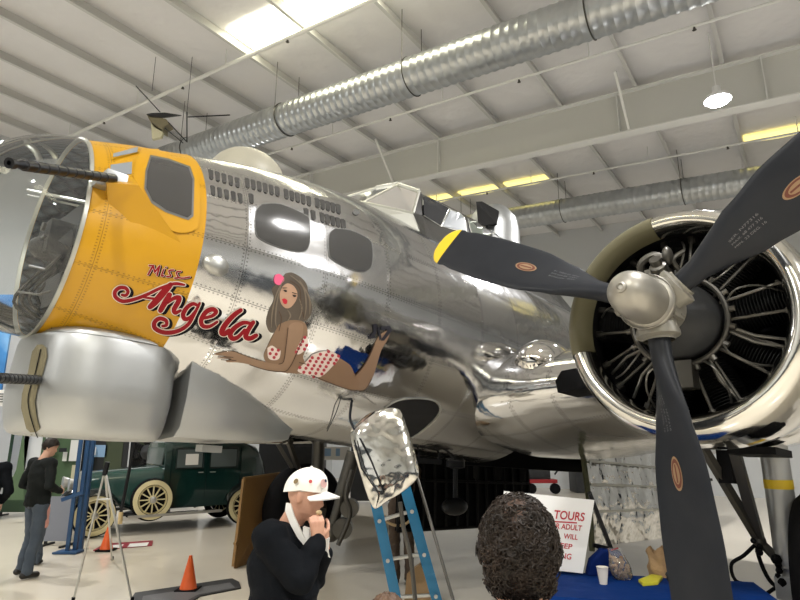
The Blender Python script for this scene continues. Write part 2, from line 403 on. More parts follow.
# skylights
def sky(n, p0, p1, q0, q1, m, arch=0):
    b = MB(); R = []
    for i in range(9):
        q = q0+(q1-q0)*i/8; z = cz(q)-.02-arch*abs(math.sin(PI*i/8))
        R.append([W(p0, q, z), W(p1, q, z), W(p1, q, z-.02), W(p0, q, z-.02)])
    b.rings(R); b.build('window_%d' % n, m, kind='structure', smooth=0)
bays = [(.55+1.7*i, .55+1.7*i+1.55) for i in range(-6, 10)]
n = 1
for q0, q1 in bays[8:11]: sky(n, 6.6, 7.4, q0, q1, 'sky'); n += 1
for q0, q1 in (bays[9:13]+bays[4:6]): sky(n, 16.5, 16.9, q0, q1, 'skyy', .05); n += 1
for i in (1, 2, 3, 4, 8, 9, 10, 12): sky(n, -5.2, -3.9, *bays[i], 'sky'); n += 1  # unseen skylights outside the view, added to light the hangar
# high-bay lamps
def lamp(p, q, drop, label, E=260):
    c = W(p, q, cz(q)-drop); t = thing('high_bay_lamp', label, 'lamp', c)
    MB().tube([c+V((0, 0, .38)), V((c.x, c.y, cz(q)-.2))], .012, 6).build('cord', 'flange', t)
    MB().lathe([(0, .02), (.0, .07), (.16, .08), (.2, .20), (.28, .23)], c+V((0, 0, .38)), (0, 0, -1), 24, cap=(True, False)).build('housing', 'whitem', t)
    MB().ell(c+V((0, 0, .08)), (.2, .2, .06), seg=16).build('lens', 'bulb', t)
    l = bpy.data.lights.new('lamp_light', 'AREA'); l.shape = 'DISK'; l.size = .4; l.energy = E; l.color = (1, .985, .965)
    o = bpy.data.objects.new('lamp_light', l); C.objects.link(o); o.location = c-V((0, 0, .02))
lamp(11.3, .58, 1.75, 'lit round high-bay lamp hanging in front of the white rafter', 380)
OFF = [((4.2, -1.2), 'over the camera side right of the aircraft'), ((3.2, 13.0), 'over the left display boards'), ((-3.0, .6), 'behind the camera, middle'),
       ((-3.6, 8.9), 'behind the camera, left'), ((-3.6, -7), 'behind the camera, far right'), ((5.5, -8), 'over the right wall side'), ((-10, 4), 'near the back wall'), ((12.8, 15.4), 'over the far left corner')]
for (p, q), w in OFF: lamp(p, q, 1.45, 'unseen round high-bay lamp, added for light, hanging ' + w, 380)  # eight unseen lamps added outside the view to light the hangar
w = bpy.data.worlds.new('world'); sc.world = w; w.use_nodes = True
w.node_tree.nodes['Background'].inputs[0].default_value = (.8, .88, 1, 1); w.node_tree.nodes['Background'].inputs[1].default_value = .6
# ------------------------------------------------------------------ aircraft frame
yaw, att = rad(226.5), rad(3.9)
F = V((math.cos(yaw)*math.cos(att), math.sin(yaw)*math.cos(att), math.sin(att)))
L = V((-math.sin(yaw), math.cos(yaw), 0)); U = F.cross(L)
H = V((1.41, 3.17, CZ+.73)); O = H-3.2*L
kk = O.z/U.z; base = O-U*kk
MW = Matrix((F, L, U)).transposed().to_4x4(); MW.translation = base
def A(s, l, z): return O+F*s+L*l+U*z
def AV(s, l, z): return F*s+L*l+U*z
def RF(): return Matrix((F, L, U)).transposed()
def Aplane(x, y, lat):                      # point of the pixel on the plane lateral = lat -> (s, z)
    d = ray(x, y); t = ((O-CAM).dot(L)+lat)/d.dot(L); P = CAM+d*t-O; return P.dot(F), P.dot(U)
plane = thing('airplane', 'polished silver vintage bomber with yellow nose and "Miss Angela" lettering, filling the hangar', 'airplane', mw=MW)
# stations: s, zc, half width, up, down
ST = [(2.20, .50, .66, .70, .72), (1.9, .50, .76, .79, .80), (1.53, .50, .86, .88, .90), (1.0, .48, .98, 1.03, 1.04), (.4, .46, 1.07, 1.145, 1.13),
      (-.3, .42, 1.12, 1.22, 1.15), (-1.2, .38, 1.15, 1.23, 1.15), (-2.5, .34, 1.15, 1.20, 1.15), (-4, .32, 1.14, 1.15, 1.15), (-6, .32, 1.10, 1.10, 1.12), (-8.5, .36, .98, .95, 1.0), (-11, .45, .75, .75, .8)]
def sect(s):
    for i in range(len(ST)-1):
        if ST[i][0] >= s >= ST[i+1][0]:
            a, b_, c, d = ST[max(i-1, 0)], ST[i], ST[i+1], ST[min(i+2, len(ST)-1)]
            t = (b_[0]-s)/(b_[0]-c[0])
            return [.5*((2*q)+(r-p)*t+(2*p-5*q+4*r-e)*t*t+(3*q-p-3*r+e)*t**3) if i else q+(r-q)*t for p, q, r, e in zip(a[1:], b_[1:], c[1:], d[1:])]
    return ST[-1][1:] if s < ST[-1][0] else ST[0][1:]
NA = 96
def fring(s, inset=0, n=NA, a0=0, a1=2*PI, closed=True):
    zc, a, u, d = sect(s); out = []; uv = []
    m = n if closed else n-1
    for j in range(n):
        t = a0+(a1-a0)*j/m; c_, s_ = math.cos(t), math.sin(t)
        out.append(A(s, (a-inset)*c_, zc+((u if s_ > 0 else d)-inset)*s_)); uv.append((s, t*1.12))
    return out, uv
def floft(ss, inset=0, **k):
    R, Uv = [], []
    for s in ss:
        r, u = fring(s, inset, **k); R.append(r); Uv.append(u)
    return R, Uv
def lin(a, b, n): return [a+(b-a)*i/n for i in range(n+1)]
def loftpart(name, m, s0, s1, n, inset=0, a0=-PI/2, a1=1.5*PI, par=plane, na=NA):
    R, Uv = floft(lin(s0, s1, n), inset, n=na, a0=a0, a1=a1, closed=False)
    b = MB(); b.rings(R, closed=False, uvs=Uv); return b.build(name, m, par)
yellow = loftpart('nose_section', 'yellow', 2.20, 1.53, 14)
fus = loftpart('fuselage', 'skin', 1.53, -2.7, 60)
# open bomb bay: the belly is missing between the bay bulkheads
bay = loftpart('bay_side_skin', 'skin', -2.7, -5.6, 30, a0=-PI/2+1.0, a1=1.5*PI-1.0)
tail = loftpart('rear_fuselage', 'skin', -5.6, -11, 30)
b = MB()
for s, m in ((-2.72, 0), (-5.6, 0)):
    r, _ = fring(s, .03, 48); b.add(r, [list(range(48))])
for s in lin(-3, -5.4, 5):
    r, _ = fring(s, .04, 40, -PI/2+1.0, 1.5*PI-1.0, False); b.tube(r, .03, 5, mi=0)
b.build('bomb_bay_interior', 'black', plane)
# inner lining of the nose, bulkhead
loftpart('quilted_lining', 'quilt', 2.198, .6, 16, .016)
b = MB(); r, _ = fring(.6, .05, 48); b.add(r, [list(range(48))]); b.build('bulkhead', 'crank', plane)
# plexiglass nose
z0 = .50
def dring(t, g=0, n=64):               # t 0 at the seam .. 1 at the tip
    k = max(0, 1-t**2.0)**.5; s = 2.2+.66*t
    return [A(s, (.66*k+g)*math.cos(a), z0-.05*t+((.70*k+g) if math.sin(a) > 0 else (.72*k+g))*math.sin(a)) for a in [2*PI*j/n for j in range(n)]]
b = MB(); b.rings([dring(t) for t in [0, .06, .12, .2, .3, .4, .5, .6, .7, .78, .85, .91, .95, .98, .995, .9995]], cap=(False, True)); dome = b.build('nose_dome', 'plexi', plane)
fb = MB(); r0 = dring(0, .008, 96)
fb.rings([dring(0, .010, 96), dring(.035, .012, 96)]+[dring(.035, -.006, 96), dring(0, -.012, 96), dring(0, .010, 96)], cap=(False, False)); fb.build('seam_ring', 'frame', plane)
dr = MB()
def ons(x, y, s):
    d = ray(x, y); t = ((O-CAM).dot(F)+s)/d.dot(F); return CAM+d*t
dr.tube([ons(28, 190, 2.19), ons(89, 203, 2.19)], .012, 8); dr.tube([ons(28, 195, 2.12), ons(88, 208, 2.12)], .008, 6)
dr.build('frame_bar', 'frame', plane)
# bombsight and seat inside the dome
e = MB()
e.box(A(1.98, .05, .26), (.34, .50, .50), RF()); e.box(A(1.85, 0, .02), (.5, .5, .2), RF()); e.box(A(2.0, .42, .15), (.3, .06, .3), RF()); e.box(A(2.18, .12, .42), (.20, .26, .22), RF()); e.box(A(2.06, -.10, .52), (.22, .22, .16), RF())
e.ell(A(2.28, .10, .36), (.07, .07, .07), RF()); e.lathe([(0, .0), (0, .09), (.12, .09), (.12, .05), (.2, .05), (.2, 0)], A(2.1, .2, .45), -U+F*.6, 16)
e.box(A(1.9, .15, .02), (.36, .4, .34), RF()); e.box(A(2.1, .2, -.06), (.1, .1, .3), RF()); e.box(A(1.85, .28, .25), (.20, .05, .5), RF())
e.tube([A(2.2, .30, .28), A(2.22, .1, .22), A(2.25, -.2, .30)], .009, 6, mi=1); e.tube([A(2.1, .36, .1), A(2.25, .2, .02), A(2.3, -.1, .08)], .008, 6, mi=1)
e.lathe([(0, .03), (.02, .03), (.02, 0)], A(2.30, .2, .47), F, 12, mi=1); e.box(A(2.29, .16, .41), (.02, .12, .02), RF(), 1)
for i in range(7): e.tube(cr([A(2.0+.03*i, .32-.05*i, .3), A(2.15+.02*i, .30-.1*i, .05), A(2.0, .30-.08*i, -.12)]), .012, 5, mi=0)
e.build('bombsight', ['strap', 'pipe'], plane)
e = MB(); e.box(A(2.02, .1, .52), (.25, .5, .3), RF()); e.box(A(2.1, .25, .05), (.2, .3, .2), RF()); e.box(A(1.7, 0, -.10), (.9, .5, .03), RF()); e.box(A(1.3, -.1, .2), (.4, .42, .08), RF()); e.box(A(1.12, -.1, .48), (.08, .42, .55), RF()); e.build('bombardier_seat', 'crank', plane)
D = Drape([bvh_of(fus), bvh_of(yellow), bvh_of(bay)])
def part(fn, name, m, par=fus, off=.003, **k):
    mb = MB(); fn(mb); return mb.build(name, m, par, **k)
M['rimgrey'] = mat('window_rim_grey', (.16, .16, .155), .4, .5)
# windows draped on the skin with a rim
def window(name, px, par, m='win', rim='rimgrey', rw=.9):
    cx = sum(p[0] for p in px)/len(px); cy = sum(p[1] for p in px)/len(px)
    sm = cr([(a, b_, 0) for a, b_ in px+[px[0]]], 4)[:-1]; px = [(p.x, p.y) for p in sm]
    big = [(x+(x-cx)/math.hypot(x-cx, y-cy)*rw, y+(y-cy)/math.hypot(x-cx, y-cy)*rw) for x, y in px]
    r = MB(); D.poly(r, big, .004); o = r.build(name, rim, par)
    g = MB(); D.poly(g, px, .008); g.build('window_pane', m, o); return o
window('side_window', [(262, 205), (280, 205), (304, 215), (309, 222), (309, 243), (303, 251.5), (285, 249), (262, 240), (256, 232), (256, 212)], fus)
window('side_window', [(335, 229), (350, 231), (367, 239), (371.5, 247), (371, 265), (364, 271.5), (350, 269), (333, 260), (329, 253), (329, 235)], fus)
# yellow cheek-gun window panel: a raised blister with its panes
smq = lambda p_: [(q.x, q.y) for q in cr([(a, b_, 0) for a, b_ in p_+[p_[0]]], 4)[:-1]]
bl = MB(); D.poly(bl, smq([(141, 150), (165, 151), (191, 158), (199, 176), (199, 222), (193, 231), (178, 233), (160, 225), (146, 213), (136, 196), (134, 170)]), .010)
blo = bl.build('window_frame', 'yellow2', yellow)
M['quiltwin'] = M['quilt']
q = MB(); D.poly(q, [(150, 156.5), (168, 160), (190, 168), (194, 180), (193, 217), (188, 221), (165, 213), (151, 204), (144, 190), (145, 172)], .013); q.build('window_rim', 'rimgrey', blo)
q = MB(); D.poly(q, [(151, 159), (168, 162), (188, 169.5), (192, 181), (191, 215.5), (187, 218.5), (166, 211), (152, 201.5), (146, 189.5), (147, 173)], .016); q.build('window_pane', 'win', blo)
for px in ([(113, 155), (138, 148), (137, 153.5), (113, 158.5)], [(110.5, 166), (132, 163), (131.5, 175), (110, 178.5)]):
    big = [(sum(p[0] for p in px)/4+(x-sum(p[0] for p in px)/4)*1.16, sum(p[1] for p in px)/4+(y-sum(p[1] for p in px)/4)*1.4) for x, y in px]
    r = MB(); D.poly(r, big, .008); o = r.build('upper_window', 'yellow2', yellow)
    g = MB(); D.poly(g, px, .011, step=5); g.build('window_pane', 'wingrey', o)
# cheek gun mount fairing (yellow wedge) and gun
def Y(s, l, z): return A(s, l, z)
g0 = D.hit(118, 189, 0); 
fair = MB(); P1_ = [D.hit(x, y, 0) for x, y in ((104, 183), (108, 203), (130, 222), (181, 243), (150, 214), (134, 190), (132, 176))]
ap = D.hit(104, 190, .0)+F*.03+L*.13
ap2 = D.hit(132, 190, .0)+L*.10
fair.add(P1_+[ap, ap2], [(0, 1, 7), (1, 2, 8, 7), (2, 3, 8), (3, 4, 8), (4, 5, 8), (5, 6, 8), (6, 0, 7, 8)])
fair.build('cheek_gun_fairing', 'yellow2', yellow, smooth=20)
tp = D.hit(112, 188, .10)
mz = at(8, 163.5, 1.0); dd = ray(9, 163); 
# muzzle: on the ray through pixel (8,163), far enough ahead for a 0.9 m barrel
best = min(((abs(((CAM+dd*t)-tp).length-.93), t) for t in [1.8+.01*i for i in range(150)] if ((CAM+dd*t)-tp).dot(F) > .3), key=lambda a: a[0])
mz = CAM+dd*best[1]
def gun(mz, tp, name, par):
    b = MB(); ax = (mz-tp).normalized(); Ln = (mz-tp).length
    pr = [(0, .001), (0, .030)]
    n = 10
    for i in range(n):
        x = .05+(Ln-.13)*i/n; w_ = (Ln-.13)/n
        pr += [(x, .029), (x+w_*.70, .029), (x+w_*.74, .0245), (x+w_*.96, .0245)]
    pr += [(Ln-.08, .024), (Ln-.06, .017), (Ln-.03, .017), (Ln-.03, .026), (Ln, .026), (Ln, .012), (Ln-.02, .01), (Ln-.02, .001)]
    b.lathe(pr, tp, ax, 16)
    return b.build(name, 'gun', par, smooth=30)
gun(mz, tp, 'cheek_gun', yellow)
b = MB(); b.box(tp+(mz-tp).normalized()*-.03-L*.02, (.13, .09, .085), RF()); b.box(tp-L*.07-U*.03, (.17, .08, .05), RF()); b.build('gun_mount', 'turret', yellow, bevel=.01)
# gill slots in two rows
def slots(par, rows):
    for (x0, y0, x1, y1, n, tag_) in rows:
        b = MB()
        for i in range(n):
            t = i/(n-1) if n > 1 else 0; x, y = x0+(x1-x0)*t, y0+(y1-y0)*t; hh = 5.1; ww = 1.75
            D.poly(b, [(x-ww-.8, y-hh), (x+ww-1.0, y-hh+.6), (x+ww+.6, y-hh+2), (x+ww+.9, y+hh-.8), (x+ww-.2, y+hh+.4), (x-ww+1.0, y+hh-.6), (x-ww+.2, y+hh-2)], .004, step=8)
        b.build('vent_slots', 'win', par, smooth=0)
slots(fus, [(210.7, 174.5, 237, 182.5, 5, 0), (247, 183, 277, 191.5, 6, 0), (286, 194, 308.5, 201, 5, 0), (317, 203, 338, 209, 5, 0),
            (212.7, 190.5, 240, 198, 5, 0), (251, 198.5, 251.2, 198.5, 1, 0), (306, 213, 313, 215, 2, 0), (322, 217.5, 343, 224, 5, 0)])
b = MB(); D.poly(b, [(219.5, 196), (222, 195.5), (224, 196.5), (224, 198), (221.5, 199), (219.5, 198)], .004); 
b = MB(); c_ = [(356+3.5*math.cos(k*PI/6), 212.5+2.8*math.sin(k*PI/6)) for k in range(12)]
D.poly(b, c_, .005, step=4); b.build('access_cap', 'rimgrey', fus)
# pitot-like scoop under the vents and small boxes
p = D.hit(217, 265, .0); b = MB(); b.ell(p, (.10, .035, .075), RF()); b.build('small_scoop', 'steel', fus)
b = MB(); c_ = [(373.5+2.6*math.cos(k*PI/6), 271+4.5*math.sin(k*PI/6)) for k in range(12)]; 
# ------------------------------------------------------------------ lettering and nose art
M['red'] = mat('letter_red', (.25, .008, .014), .5, spec=.15); M['cream'] = mat('letter_cream', (.66, .61, .55), .5, spec=.2); M['ink'] = mat('letter_black', (.006, .006, .008), .6, spec=.08)
def lz(p): return (90+p[0]/4, 250+p[1]/4)
ST_ = [([(322, 137), (280, 152), (225, 178), (175, 196), (132, 203), (104, 188), (100, 166), (118, 150), (142, 151), (152, 166), (143, 180), (128, 178)], (9, 13)),
       ([(322, 138), (296, 166), (262, 205), (240, 226)], (17, 23)), ([(215, 188), (245, 192), (272, 194)], (6, 8)), ([(318, 137), (345, 134), (378, 139)], (6, 11)),
       ([(318, 178), (300, 208), (282, 240)], (17, 19)), ([(306, 212), (335, 192), (356, 190), (352, 208), (336, 236), (342, 250), (362, 240)], (9, 17)),
       ([(432, 222), (412, 214), (388, 228), (372, 256), (380, 274), (400, 268), (424, 240)], (9, 15)),
       ([(438, 212), (418, 252), (392, 296), (350, 322), (300, 328), (262, 312), (258, 288), (278, 272), (304, 280), (306, 298), (290, 302)], (9, 15)),
       ([(452, 272), (488, 262), (504, 246), (488, 236), (462, 248), (444, 280), (452, 302), (478, 304), (508, 286)], (9, 16)),
       ([(602, 240), (572, 262), (540, 298), (526, 326), (538, 334), (556, 320)], (14, 18)),
       ([(640, 292), (612, 290), (580, 308), (560, 334), (570, 352), (592, 346), (618, 318)], (10, 17)),
       ([(652, 288), (632, 318), (622, 344), (640, 352), (664, 340)], (14, 17))]
MI = [([(236, 62), (254, 62)], 5), ([(252, 62), (232, 98)], 6), ([(252, 62), (258, 86)], 6), ([(278, 64), (258, 88)], 6), ([(278, 64), (268, 100)], 6), ([(294, 78), (286, 102), (294, 102)], 5), ([(302, 70), (304, 69)], 5),
      ([(334, 80), (316, 82), (318, 94), (322, 104), (306, 106)], 5), ([(362, 86), (346, 88), (348, 100), (352, 110), (338, 112)], 5), ([(352, 110), (372, 112), (398, 108)], 5)]
def letters(name, strokes, w0, o0):
    sh, wh, rd = MB(), MB(), MB()
    for pts, w_ in strokes:
        w_ = (w_, w_) if isinstance(w_, (int, float)) else w_
        P = [lz(p) for p in pts]
        D.stroke(sh, [(x+w0*1.9, y+w0*.75) for x, y in P], tuple(a*1.22/4+w0*.9 for a in w_), .0045)
        D.stroke(wh, P, tuple(a*1.22/4+w0 for a in w_), .0065); D.stroke(rd, P, tuple(a*1.22/4 for a in w_), .0085)
    o = wh.build(name, 'cream', fus, smooth=0); sh.build(name+'_shadow', 'ink', fus, smooth=0)
    rd.build(name+'_fill', 'red', fus, smooth=0)
letters('name_lettering', ST_, 1.7, 0); letters('small_lettering', MI, .75, 0)
def dr_part(name, col, polys, off, rough=.4):
    b = MB()
    for p_ in polys: D.poly(b, [(200+x/3.3333, 260+y/3.3333) for x, y in p_], off, step=5)
    m = col if isinstance(col, str) else mat(name+'_paint', col, rough)
    return b.build(name, m, fus, smooth=0)
def smo(p_, n=4):
    return [(q.x, q.y) for q in cr([(a, b_, 0) for a, b_ in p_+[p_[0]]], n)[:-1]]
SK = (.23, .14, .085)
art = [('painted_hair', (.085, .066, .05), [smo([(285, 45), (262, 72), (240, 95), (246, 130), (230, 165), (220, 205), (230, 238), (248, 240), (262, 215), (300, 208), (345, 205), (364, 190), (374, 160), (362, 118), (355, 82), (335, 58), (305, 42)])], .004),
       ('painted_body', SK, [smo([(262, 215), (300, 200), (345, 206), (358, 240), (352, 290), (343, 322), (352, 345), (368, 378), (330, 378), (265, 372), (232, 352), (212, 322), (228, 280), (248, 240)]),
                             smo([(462, 325), (500, 350), (518, 384), (548, 400), (560, 410), (540, 430), (500, 430), (450, 415), (390, 392), (420, 360), (440, 345)])], .005),
       ('painted_arm', (.28, .175, .11), [smo([(45, 314), (78, 305), (112, 304), (150, 318), (200, 334), (255, 344), (280, 330), (285, 280), (292, 225), (315, 207), (342, 215), (338, 260), (318, 310), (300, 352), (275, 372), (220, 364), (165, 347), (125, 340), (85, 338), (105, 328), (55, 326), (90, 320)])], .0062),
       ('painted_leg', (.24, .15, .095), [smo([(515, 385), (540, 358), (562, 325), (580, 280), (598, 250), (632, 232), (625, 262), (603, 300), (588, 350), (572, 395), (552, 428), (525, 432), (530, 405)])], .0062),
       ('painted_face', (.42, .26, .175), [smo([(274, 88), (290, 78), (310, 86), (323, 108), (320, 132), (303, 156), (284, 160), (268, 142), (265, 112)])], .0062),
       ('painted_bikini', (.72, .62, .58), [smo([(372, 314), (412, 302), (445, 307), (463, 325), (445, 348), (400, 388), (352, 380), (324, 366), (352, 338)]), smo([(224, 292), (240, 284), (262, 300), (268, 302), (262, 328), (240, 332), (226, 322)]), smo([(335, 268), (355, 254), (357, 288), (332, 312), (318, 306)])], .0075),
       ('painted_flower', (.70, .10, .22), [smo([(262, 46), (272, 52), (280, 64), (272, 78), (260, 84), (248, 76), (246, 62), (250, 50)], 3)], .0075),
       ('painted_lips', (.45, .01, .03), [smo([(272, 130), (282, 128), (290, 136), (286, 147), (276, 143)], 2)], .0078),
       ('painted_eyes', (.02, .012, .01), [smo([(276, 100), (284, 99), (290, 104), (282, 107)], 2), smo([(306, 116), (315, 116), (321, 120), (312, 124)], 2), smo([(274, 92), (288, 92), (288, 94), (274, 95)], 2), smo([(306, 107), (322, 112), (321, 114), (306, 110)], 2)], .0078),
       ('painted_shoes', (.012, .012, .02), [[(575, 215), (588, 212), (586, 245), (572, 258), (566, 250), (576, 240)], [(590, 225), (596, 222), (604, 262), (596, 268)], [(600, 222), (632, 218), (638, 235), (612, 268), (600, 268), (606, 258), (622, 236), (620, 230), (604, 234)], [(560, 255), (582, 250), (584, 258), (562, 264)]], .0078)]
for nm, col, pl, of in art: dr_part(nm, col, pl, of)
dots = []
BB = [art[5][2][0], art[5][2][1], art[5][2][2]]
for j in range(12):
    for i in range(18):
        x, y = 215+i*20+(j % 2)*10+j*3, 250+j*13+i*2-18
        for p_ in BB:
            if inside((x, y), p_): dots.append([(x+5.6*math.cos(k*PI/4), y+5.6*math.sin(k*PI/4)) for k in range(8)])
dr_part('painted_dots', (.42, .03, .05), dots, .0088)
b = MB(); zz = lambda p: (200+p[0]/3.3333, 260+p[1]/3.3333)
for st in ([(292, 225), (286, 280), (278, 335), (262, 345)], [(340, 262), (320, 312), (300, 352), (278, 370), (220, 364), (165, 347)], [(515, 385), (540, 358), (562, 322), (580, 280)], [(370, 382), (420, 402), (470, 422), (520, 434), (550, 428), (570, 395)], [(352, 345), (330, 340)], [(262, 172), (270, 195), (262, 235)], [(300, 70), (330, 95), (335, 150), (345, 190)], [(60, 320), (110, 322)], [(70, 330), (120, 333)]):
    D.stroke(b, [zz(p_) for p_ in st], .8, .0092)
b.build('painted_outline', mat('outline_brown', (.07, .035, .02), .5), fus, smooth=0)

b = MB()
for st in ([(300, 52), (342, 90), (352, 150), (346, 195)], [(280, 60), (255, 110), (240, 170), (236, 225)], [(330, 68), (362, 125), (364, 180)], [(270, 80), (255, 140), (250, 200), (255, 225)], [(330, 130), (338, 165), (328, 198)], [(290, 165), (300, 185), (290, 203)]):
    D.stroke(b, [zz(p_) for p_ in st], (.5, 1.5), .0092)
b.build('painted_hair_locks', mat('hair_lock_tan', (.17, .135, .10), .5), fus, smooth=0)
# ------------------------------------------------------------------ cockpit
def apoly(mb, pts, mi=0, th=None):
    P = [A(*p) for p in pts]
    if th is None: mb.add(P, [list(range(len(P)))], mi)
    else: mb.prism(P, AV(*th), mi)
def can(s, zt, kz, kw=1):
    h = [(.84, 1.15), (.635, 1.56), (.60, 1.62), (.555, 1.88), (.50, 1.96), (.36, 2.03), (.18, 2.085), (0, 2.10)]
    q = [(l*kw, 1.15+(z-1.15)*kz*(zt-1.15)/.95) for l, z in h]
    return [A(s, l, z) for l, z in q]+[A(s, -l, z) for l, z in q[::-1][1:]]
b = MB(); b.rings([can(s, zt, k_, w_) for s, zt, k_, w_ in ((-.93, 2.06, 1, 1), (-1.4, 2.10, 1, 1), (-2.1, 2.11, 1, 1), (-2.7, 2.06, 1, .98), (-3.4, 1.92, 1, .9), (-4.1, 1.74, .95, .8), (-5.0, 1.42, .9, .65))], closed=False)
cp = b.build('cockpit_roof', 'skin', plane, smooth=30)
b = MB()          # windshield: four flat panes meeting on posts
wb = [A(-.76, .615, 1.58), A(-.30, .36, 1.60), A(-.16, .0, 1.66), A(-.30, -.36, 1.60), A(-.76, -.615, 1.58)]
wt = [A(-.93, .53, 1.92), A(-.84, .30, 2.04), A(-.80, 0, 2.08), A(-.84, -.30, 2.04), A(-.93, -.53, 1.92)]
for i in range(4): b.add([wb[i], wb[i+1], wt[i+1], wt[i]], [(0, 1, 2, 3)])
ws = b.build('windshield', 'pane', cp, smooth=0)
b = MB()
for i in range(5): b.tube([wb[i], wt[i]], .018 if i in (0, 4) else .012, 6)
for i in range(4): b.tube([wb[i], wb[i+1]], .016, 6); b.tube([wt[i], wt[i+1]], .024, 6)
b.add(wt+[A(-.96, -.53, 1.93), A(-.96, 0, 2.08), A(-.96, .53, 1.93)], [(0, 1, 7), (1, 2, 6, 7), (2, 3, 5, 6), (3, 4, 5)])
b.add([wb[0], wb[1], A(-.30, .50, 1.42), A(-.80, .80, 1.25)], [(0, 1, 2, 3)]); b.add([wb[4], wb[3], A(-.30, -.50, 1.42), A(-.80, -.80, 1.25)], [(0, 1, 2, 3)])
for i in range(9): b.ell(wt[0].lerp(wt[1], i/8)+U*.025, .008, seg=6)
for i in range(14): b.ell(wt[1].lerp(wt[2], i/14)+U*.025, .008, seg=6)
b.build('windshield_frame', 'frame', cp, smooth=0)
b = MB(); b.add([wb[0], A(-.96, .60, 1.60), A(-.96, .54, 1.92), wt[0]], [(0, 1, 2, 3)]); b.add([A(-.93, .60, 1.62), A(-.93, .84, 1.15), A(-.74, .86, 1.15), wb[0]], [(0, 1, 2, 3)]); b.build('sill_skin', 'skin', cp, smooth=0)
# dark interior so the cockpit reads deep
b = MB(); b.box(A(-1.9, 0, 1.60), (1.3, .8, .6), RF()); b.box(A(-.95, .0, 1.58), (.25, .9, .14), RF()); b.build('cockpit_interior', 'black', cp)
Dc = Drape([bvh_of(cp), bvh_of(fus), bvh_of(bay)])
def cw(name, px, m, rw=1.6):
    cx = sum(p[0] for p in px)/len(px); cy = sum(p[1] for p in px)/len(px)
    big = [(x+(x-cx)/math.hypot(x-cx, y-cy)*rw, y+(y-cy)/math.hypot(x-cx, y-cy)*rw) for x, y in px]
    r = MB(); Dc.poly(r, big, .006); o = r.build(name, 'frame', cp, smooth=0); g = MB(); Dc.poly(g, px, .011); g.build('window_pane', m, o, smooth=0)
cw('cockpit_window', [(414, 209.5), (424.5, 197), (429, 198), (448, 209), (440, 226), (418, 212)], 'winblack', 1.0)
cw('sliding_window', [(441.5, 226.5), (450, 210.5), (459, 214), (463.5, 218), (466, 231.5), (458, 230)], 'wingrey', 1.0)
cw('rear_cockpit_window', [(468, 219), (486, 220), (506, 230), (520, 243), (490, 243), (472, 234)], 'pane', 1.0)
# upper turret behind the cockpit
b = MB(); c0 = A(-3.05, 0, 1.78)
b.lathe([(0, .40), (.25, .40), (.30, .38), (.55, .37), (.72, .33), (.86, .22), (.92, .08), (.93, .001)], c0, U, 32); tt = b.build('top_turret', 'turret', plane)
b = MB(); p_ = A(-2.72, .22, 2.32); b.prism([A(-2.66, .05, 2.22), A(-2.72, .30, 2.22), A(-2.78, .30, 2.42), A(-2.74, .05, 2.62), A(-2.70, -.02, 2.62)], AV(.05, .03, 0)); b.build('turret_window', 'winblack', tt, smooth=0)
# astrodome ahead of the windshield and starboard cowl crown seen over the nose
b = MB(); b.ell(A(.80, .0, 1.46), (.36, .34, .33), RF(), 28); b.build('astrodome', mat('covered_dome_cream', (.36, .34, .27), .45), plane)
# ------------------------------------------------------------------ chin turret
def outline(z, sc_, s0=1.33, s1=2.23, hw=.53, n=64):
    c = (s0+s1)/2-.0; out = []
    for j in range(n):
        t = 2*PI*j/n; cx, sy = math.cos(t), math.sin(t); e = 2/3.0
        x = (abs(cx)**e)*(1 if cx > 0 else -1); y = (abs(sy)**e)*(1 if sy > 0 else -1)
        if cx < 0: x = -abs(cx)**.38; y = (abs(sy)**.6)*(1 if sy > 0 else -1)
        else: x = abs(cx)**.9
        out.append(A(c+x*(s1-s0)/2*(sc_ if cx > 0 else (1+sc_)/2), y*hw*sc_, z))
    return out
b = MB(); b.rings([outline(z, k_) for z, k_ in ((-.225, .97), (-.255, .985), (-.34, .995), (-.50, 1.01), (-.60, 1.01), (-.63, 1.0), (-.73, .965), (-.80, .92), (-.830, .87), (-.840, .80))], cap=(True, True))
ct = b.build('chin_turret', 'turret', plane, smooth=35)
b = MB(); b.rings([outline(z, k_, s0=1.30, s1=2.20) for z, k_ in ((-.165, .86), (-.18, .93), (-.195, .95), (-.215, .955), (-.235, .93))], cap=(True, True)); b.build('turret_collar', 'turret', plane)
Dt = Drape([bvh_of(ct)])
b = MB(); Dt.poly(b, [(38, 345), (43, 344.5), (47, 348), (48, 356), (44, 372), (38, 390), (35.5, 402), (38, 420), (44, 436), (50, 441.5), (36, 441.5), (27, 428), (22, 408), (23, 394), (29, 372), (33, 352)], .006); sl = b.build('gun_slot', 'slot', ct)
b = MB(); Dt.stroke(b, [(42, 350), (37, 372), (30, 395), (31, 412), (38, 436)], 1.1, .010); b.build('slot_gap', 'black', ct, smooth=0)
for lt in (.30, -.30):
    tp_ = (Dt.hit(37, 379.5, -.02) if lt > 0 else A(2.25, -.30, -.52)); mz_ = tp_+(AV(1, 0, .0)*.88)
    if lt > 0:
        d_ = ray(-14, 377.5); tq = min([1.5+.01*i for i in range(250)], key=lambda t: abs(((CAM+d_*t)-tp_).length-.62)+(0 if ((CAM+d_*t)-tp_).dot(F) > .2 else 9)); mz_ = CAM+d_*tq
    g = gun(mz_, tp_, 'turret_gun', ct)
